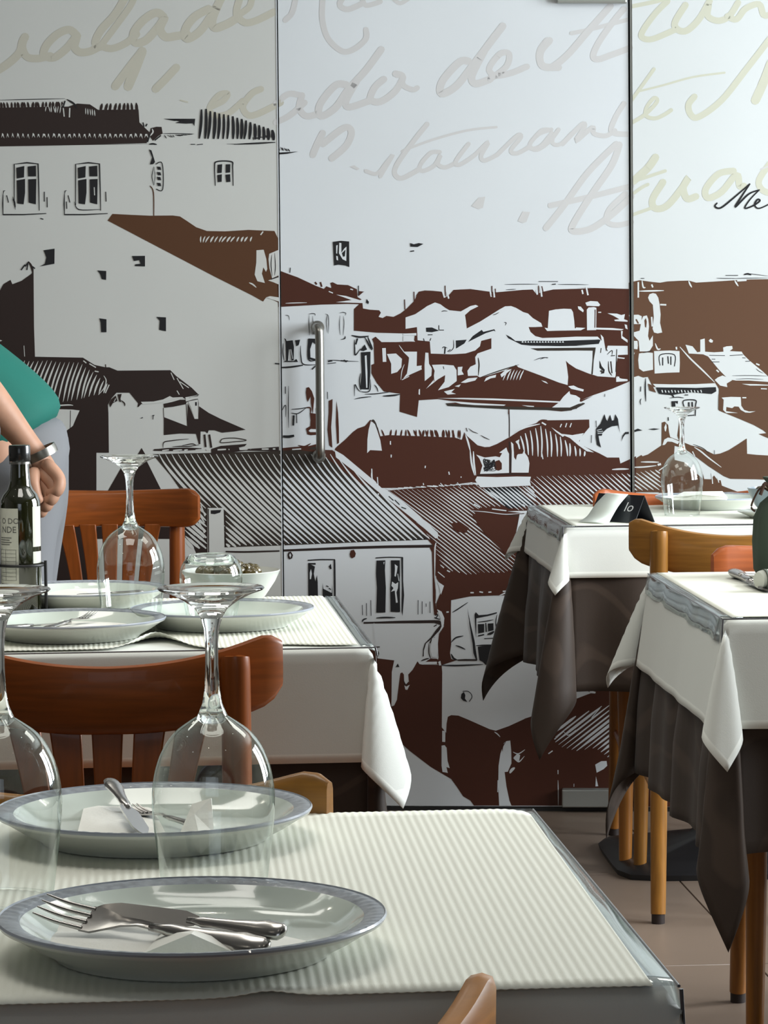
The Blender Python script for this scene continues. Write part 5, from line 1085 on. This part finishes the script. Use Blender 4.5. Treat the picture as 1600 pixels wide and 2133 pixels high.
# ============================================================ OIL BOTTLES AND THEIR STAND
m_bot = mat('dark_green_bottle', (0.012, 0.013, 0.004), 0.06, coat=1.0, spec=0.8)
m_capb = mat('black_cap', (0.012, 0.012, 0.012), 0.25, coat=0.5); m_label = mat('label_paper', (0.60, 0.60, 0.52), 0.6); m_ink = mat('label_ink', (0.12, 0.12, 0.11), 0.7)
def patch(name, r, a0, a1, z0, z1, parent, m, n=16):
    V = []
    for i in range(n + 1):
        a = a0 + (a1 - a0) * i / n
        V += [(r * cos(a), r * sin(a), z0), (r * cos(a), r * sin(a), z1)]
    return mesh(name, V, [(2 * i, 2 * i + 2, 2 * i + 3, 2 * i + 1) for i in range(n)], parent, m)
def make_bottle(P, label, cap, labelled=True):
    t = empty('oil_bottle', P); tag(t, label, 'bottle', 'oil and vinegar bottles in the stand')
    pr_ = [(0, 0.0), (0.027, 0.0), (0.029, 0.003), (0.029, 0.155), (0.0283, 0.162), (0.0245, 0.171), (0.0185, 0.178), (0.0155, 0.186), (0.0138, 0.205), (0.0132, 0.218), (0.0, 0.218)]
    lathe('bottle_body', pr_, t, m_bot, 56, ang=60)
    lathe('cap', [(0, 0.2185), (0.0150, 0.2185), (0.0156, 0.2200), (0.0156, 0.2400), (0.0148, 0.2420), (0, 0.2424)], t, cap, 40)
    lathe('cap_band', [(0.0146, 0.2150), (0.0152, 0.2150), (0.0152, 0.2182), (0.0146, 0.2182)], t, m_steel, 40)
    if labelled:
        r = 0.0293; lb = patch('front_label', r, radians(176), radians(270), 0.024, 0.152, t, m_label)
        fn = lambda ox, oz: (lambda x, y: Vector((r_ * cos(radians(268) + (x + ox - 0.034) / r_), r_ * sin(radians(268) + (x + ox - 0.034) / r_), oz + y)))
        r_ = 0.0296
        text_mesh('printed_word', 'O DO', 0.0115, lb, m_ink, fn(0.006, 0.1300)); text_mesh('printed_word', 'NDE', 0.0130, lb, m_ink, fn(0.006, 0.1170))
        for q in range(4):
            z = 0.1090 - q * 0.0032; patch('text_line', r_, radians(205), radians(250 - 6 * (q % 2)), z, z + 0.0011, lb, m_ink, 8)
        for q in range(9):
            z = 0.092 - q * 0.0055; patch('table_rule', r_, radians(203), radians(262), z, z + 0.00045, lb, m_ink, 8)
        for a in (203, 228, 262): patch('table_rule', r_, radians(a), radians(a + 1.1), 0.048, 0.0925, lb, m_ink, 2)
        for q in range(3): patch('text_line', r_, radians(205), radians(240), 0.042 - q * 0.006, 0.0432 - q * 0.006, lb, m_ink, 6)
        patch('bar_code', r_, radians(238), radians(262), 0.028, 0.038, lb, mat('pale_grey_code', (0.3, 0.3, 0.27), 0.7), 6)
        patch('side_label', r, radians(313), radians(352), 0.096, 0.154, t, m_label); patch('side_label', r, radians(313), radians(352), 0.072, 0.089, t, m_label)
    return t
bp = G(46, 1279, PZ)
bpos = Vector((bp.x, bp.y, PZ + 0.003))
make_bottle(bpos, 'dark green oil bottle with white label in the black wire stand', m_capb)
make_bottle(bpos + Vector((-0.078, 0.012, 0)), 'dark bottle at the left edge behind the labelled oil bottle', m_capb, False)
t = empty('bottle_stand', (bp.x - 0.039, bp.y + 0.006, PZ)); tag(t, 'black wire stand holding two oil bottles on the left table', 'bottle stand')
box('stand_base', (0, 0, 0.0014), (0.155, 0.074, 0.0026), t, m_black, bev=0.001)
for cx, cy in ((0.039, -0.006), (-0.039, 0.006)):
    tube('ring', [(cx + 0.0335 * cos(a), cy + 0.0335 * sin(a), 0.072) for a in [2 * pi * q / 24 for q in range(25)]], 0.0022, t, m_black, n=8)
    for a in (-10, 80, 190, -100):
        if a == -100: continue
        x, y = cx + 0.0365 * cos(radians(a)), cy + 0.0365 * sin(radians(a))
        tube('upright', [(x, y, 0.003), (x, y, 0.078)], 0.0024, t, m_black, n=8, sm=False)
tube('stand_handle', [(0, 0, 0.003), (0, 0.0, 0.235), (0.007, 0, 0.250), (0.009, 0, 0.268), (0.004, 0, 0.284), (-0.004, 0, 0.284), (-0.009, 0, 0.268), (-0.007, 0, 0.250), (0, 0, 0.235)], 0.0024, t, m_black, n=8)

# ============================================================ THE PERSON AT THE LEFT EDGE
m_skin = mat('skin', (0.45, 0.25, 0.165), 0.5, spec=0.4, noise=((30, 30, 30), 0.08, 3)); m_skin.node_tree.nodes['Principled BSDF'].inputs['Subsurface Weight'].default_value = 0.08
m_skin.node_tree.nodes['Principled BSDF'].inputs['Subsurface Radius'].default_value = (0.01, 0.004, 0.002)
m_shirt = mat('teal_jersey', (0.004, 0.12, 0.092), 0.8, bump=(400, 0.15)); m_trous = mat('grey_trousers', (0.17, 0.175, 0.185), 0.85, bump=(400, 0.15)); m_hair = mat('brown_hair', (0.06, 0.035, 0.02), 0.7)
def skin(name, chains, m, parent, root=0, sub=2):
    """one continuous surface grown over connected joints; chains = lists of (x,y,z,rx,ry) or an index to an earlier joint"""
    V = []; E = []; R = []
    for ch in chains:
        prev = None
        for q in ch:
            if isinstance(q, int): prev = q; continue
            V.append(q[:3]); R.append((q[3], q[4] if len(q) > 4 else q[3])); i = len(V) - 1
            if prev is not None: E.append((prev, i))
            prev = i
    me = bpy.data.meshes.new(name); me.from_pydata(V, E, []); o = bpy.data.objects.new(name, me); C.objects.link(o); o.parent = parent
    me.materials.append(m)
    o.modifiers.new('skin', 'SKIN'); sl = me.skin_vertices[0].data if me.skin_vertices else None
    if sl is None:
        me.skin_vertices_add() if hasattr(me, 'skin_vertices_add') else None; sl = me.skin_vertices[0].data
    for i, r in enumerate(R): sl[i].radius = r
    sl[root].use_root = True
    o.modifiers['skin'].use_smooth_shade = True
    s = o.modifiers.new('sub', 'SUBSURF'); s.levels = sub; s.render_levels = sub
    return o
YP = 5.8
per = empty('person', (-0.735, YP, 0)); tag(per, 'person in teal t-shirt and grey trousers leaning forward, hand on hip, at the left edge', 'person')
def L3(x, y, z, r, r2=None): return (x + 0.735, y - YP, z, r, r2 if r2 else r)
def PXY(px, py, Y): q = AT(px, py, Y); return (q.x, q.y, q.z)
wr_ = PXY(84, 938, 5.58); kn = PXY(122, 1003, 5.58)
def hp_(px, py, Y, r): x, y, z = PXY(px, py, Y); return L3(x, y, z, r)
body = [[L3(-0.735, YP, .90, .10), L3(-0.82, YP, .975, .10), L3(-0.93, YP, 1.065, .11), L3(-1.04, YP, 1.155, .09), L3(-1.11, YP, 1.20, .052), L3(-1.16, YP, 1.225, .05), L3(-1.215, YP, 1.255, .082), L3(-1.245, YP, 1.33, .088), L3(-1.24, YP, 1.39, .06)],
        [3, L3(-1.03, YP - .16, 1.16, .058), L3(-0.95, YP - .24, 1.165, .046), L3(-0.835, 5.54, 1.150, .044), L3(-0.745, 5.56, 1.045, .042), L3(wr_[0] - .022, wr_[1], wr_[2] + .012, .026, .023), hp_(88, 972, 5.59, .030), hp_(92, 1000, 5.60, .034), hp_(92, 1018, 5.60, .028)],
        [3, L3(-1.03, YP + .16, 1.16, .058), L3(-1.06, YP + .22, 0.98, .046), L3(-1.20, YP + .2, 0.85, .036), L3(-1.30, YP + .12, 0.80, .025), L3(-1.34, YP + .09, 0.79, .03)],
        [0, L3(-0.735, YP - .09, .86, .085), L3(-0.72, YP - .10, .50, .055), L3(-0.735, YP - .10, .10, .042), L3(-0.80, YP - .11, .045, .038)],
        [0, L3(-0.735, YP + .09, .86, .085), L3(-0.74, YP + .10, .50, .055), L3(-0.75, YP + .10, .10, .042), L3(-0.82, YP + .11, .045, .038)]]
bd = skin('body', body, m_skin, per)
# the fist: four bent fingers and a thumb rooted inside the palm
fing = [((88, 958), (128, 1000), (122, 1024), (98, 1030), 5.560, .0150), ((82, 974), (118, 1019), (110, 1042), (90, 1046), 5.562, .0148), ((77, 990), (107, 1035), (99, 1056), (82, 1058), 5.566, .0142), ((72, 1004), (95, 1050), (88, 1070), (76, 1068), 5.572, .0128)]
for a, b, c, d, y_, r in fing:
    skin('finger', [[hp_(*a, y_ + .01, r), hp_(*b, y_, r * .98), hp_(*c, y_ - .012, r * .86), hp_(*d, y_ + .004, r * .7)]], m_skin, per)
skin('thumb', [[hp_(72, 975, 5.57, .015), hp_(68, 1005, 5.55, .0135), hp_(76, 1035, 5.545, .0115), hp_(86, 1050, 5.545, .0095)]], m_skin, per)
shirt = [[L3(-0.728, YP, .918, .136, .145), L3(-0.745, YP, .948, .150, .160), L3(-0.815, YP, 1.01, .155), L3(-0.92, YP, 1.09, .155), L3(-1.03, YP, 1.155, .130), L3(-1.09, YP, 1.19, .062)],
         [4, L3(-1.03, YP - .16, 1.16, .074), L3(-0.94, YP - .22, 1.172, .064)], [4, L3(-1.03, YP + .16, 1.16, .074), L3(-1.05, YP + .20, 1.04, .062)]]
skin('t_shirt', shirt, m_shirt, per)
tr_ = [[L3(-0.742, YP, 1.0, .100, .12), L3(-0.738, YP, .95, .117, .14), L3(-0.734, YP, .90, .120, .14)],
       [2, L3(-0.728, YP - .09, .80, .108), L3(-0.722, YP - .10, .66, .088), L3(-0.715, YP - .10, .48, .076), L3(-0.735, YP - .10, .12, .066)],
       [2, L3(-0.728, YP + .09, .80, .108), L3(-0.735, YP + .10, .66, .088), L3(-0.74, YP + .10, .48, .076), L3(-0.75, YP + .10, .12, .066)]]
skin('trousers', tr_, m_trous, per)
for s in (-1, 1):
    x0 = -0.735 if s < 0 else -0.75
    skin('shoe', [[L3(x0 + .02, YP + s * .10, .042, .036), L3(x0 - .08, YP + s * .11, .04, .042, .034), L3(x0 - .17, YP + s * .115, .034, .034, .026)]], m_black, per)
skin('hair', [[L3(-1.20, YP, 1.31, .080), L3(-1.23, YP, 1.375, .085), L3(-1.255, YP, 1.415, .07)]], m_hair, per)
# face: eyes, nose, mouth, ears looking to the left
DX, DZ = -0.115, -0.25
for s_ in (-1, 1):
    e = lathe('eye', [(0, -.012), (.008, -.008), (.012, 0), (.008, .008), (0, .012)], per, mat('eye_white', (.7, .7, .68), .2), 16, ang=0); e.location = (-1.205 + .735 + DX, s_ * .033, 1.575 + DZ)
    skin('ear', [[L3(-1.105 + DX, YP + s_ * .086, 1.585 + DZ, .012), L3(-1.10 + DX, YP + s_ * .092, 1.555 + DZ, .014), L3(-1.11 + DX, YP + s_ * .088, 1.53 + DZ, .009)]], m_skin, per)
skin('nose', [[L3(-1.205 + DX, YP, 1.575 + DZ, .009), L3(-1.228 + DX, YP, 1.545 + DZ, .013), L3(-1.205 + DX, YP, 1.535 + DZ, .012)]], m_skin, per)
skin('mouth', [[L3(-1.192 + DX, YP - .022, 1.505 + DZ, .006), L3(-1.205 + DX, YP, 1.507 + DZ, .008), L3(-1.192 + DX, YP + .022, 1.505 + DZ, .006)]], mat('lips', (.35, .12, .1), .5), per)
# wristwatch
wx, wy, wz = PXY(86, 944, 5.575)
ax = (Vector(PXY(84, 938, 5.58)) - Vector((-0.70, 5.565, 1.055))).normalized()
wt = empty('wristwatch', (wx, wy, wz)); wt.rotation_euler = ax.to_track_quat('Z', 'Y').to_euler(); tag(wt, 'shiny metal wristwatch on the wrist of the person in teal', 'watch')
lathe('bracelet', [(0.0285, -0.008), (0.0310, -0.008), (0.0318, 0), (0.0310, 0.008), (0.0285, 0.008), (0.0285, -0.008)], wt, m_steel, 40)
wd_ = lathe('watch_case', [(0, 0), (0.017, 0), (0.018, 0.003), (0.017, 0.008), (0.0145, 0.009), (0.0145, 0.0085), (0, 0.0085)], wt, m_steel, 32)
for v in wd_.data.vertices: v.co = Vector((v.co.x, -0.028 - v.co.z, v.co.y))
# ============================================================ ADDED LIGHT PANELS, CEILING SPOTLIGHTS
for q_ in ((-1.2, 4.5), (-0.3, 3.05), (1.6, 4.5)):  # made-up fixtures around the added overhead fill lights
    t = empty('added_light_panel', (q_[0], q_[1], 3.05)); tag(t, 'square light panel added out of view to brighten the tables', 'ceiling light', 'added light panels')
    for c_, s_ in (((0, 0.58, 0), (1.2, 0.04, 0.04)), ((0, -0.58, 0), (1.2, 0.04, 0.04)), ((0.58, 0, 0), (0.04, 1.12, 0.04)), ((-0.58, 0, 0), (0.04, 1.12, 0.04))):
        box('frame', c_, s_, t, m_steel)
    box('diffuser', (0, 0, 0.004), (1.12, 1.12, 0.006), t, m_ceil)
m_em = bpy.data.materials.new('lamp_lens'); m_em.use_nodes = True
pe = m_em.node_tree.nodes['Principled BSDF']; pe.inputs['Emission Color'].default_value = (1, 0.93, 0.8, 1); pe.inputs['Emission Strength'].default_value = 60
for i, (x, y) in enumerate([(-1.9, 0.9), (-0.4, 0.9), (1.1, 0.9), (-1.9, 3.0), (-0.4, 3.0), (1.1, 3.0), (-1.9, 5.2), (-0.4, 5.2), (1.1, 5.2)]):
    t = empty('ceiling_spotlight', (x, y, 3.07)); tag(t, 'small round recessed ceiling spotlight out of view above the tables', 'spotlight', 'ceiling spotlights')
    lathe('trim_ring', [(0.030, -0.004), (0.042, -0.004), (0.044, 0.0), (0.030, 0.0)], t, m_steel, 24)
    lathe('lens', [(0, -0.001), (0.030, -0.001)], t, m_em, 24, ang=0)
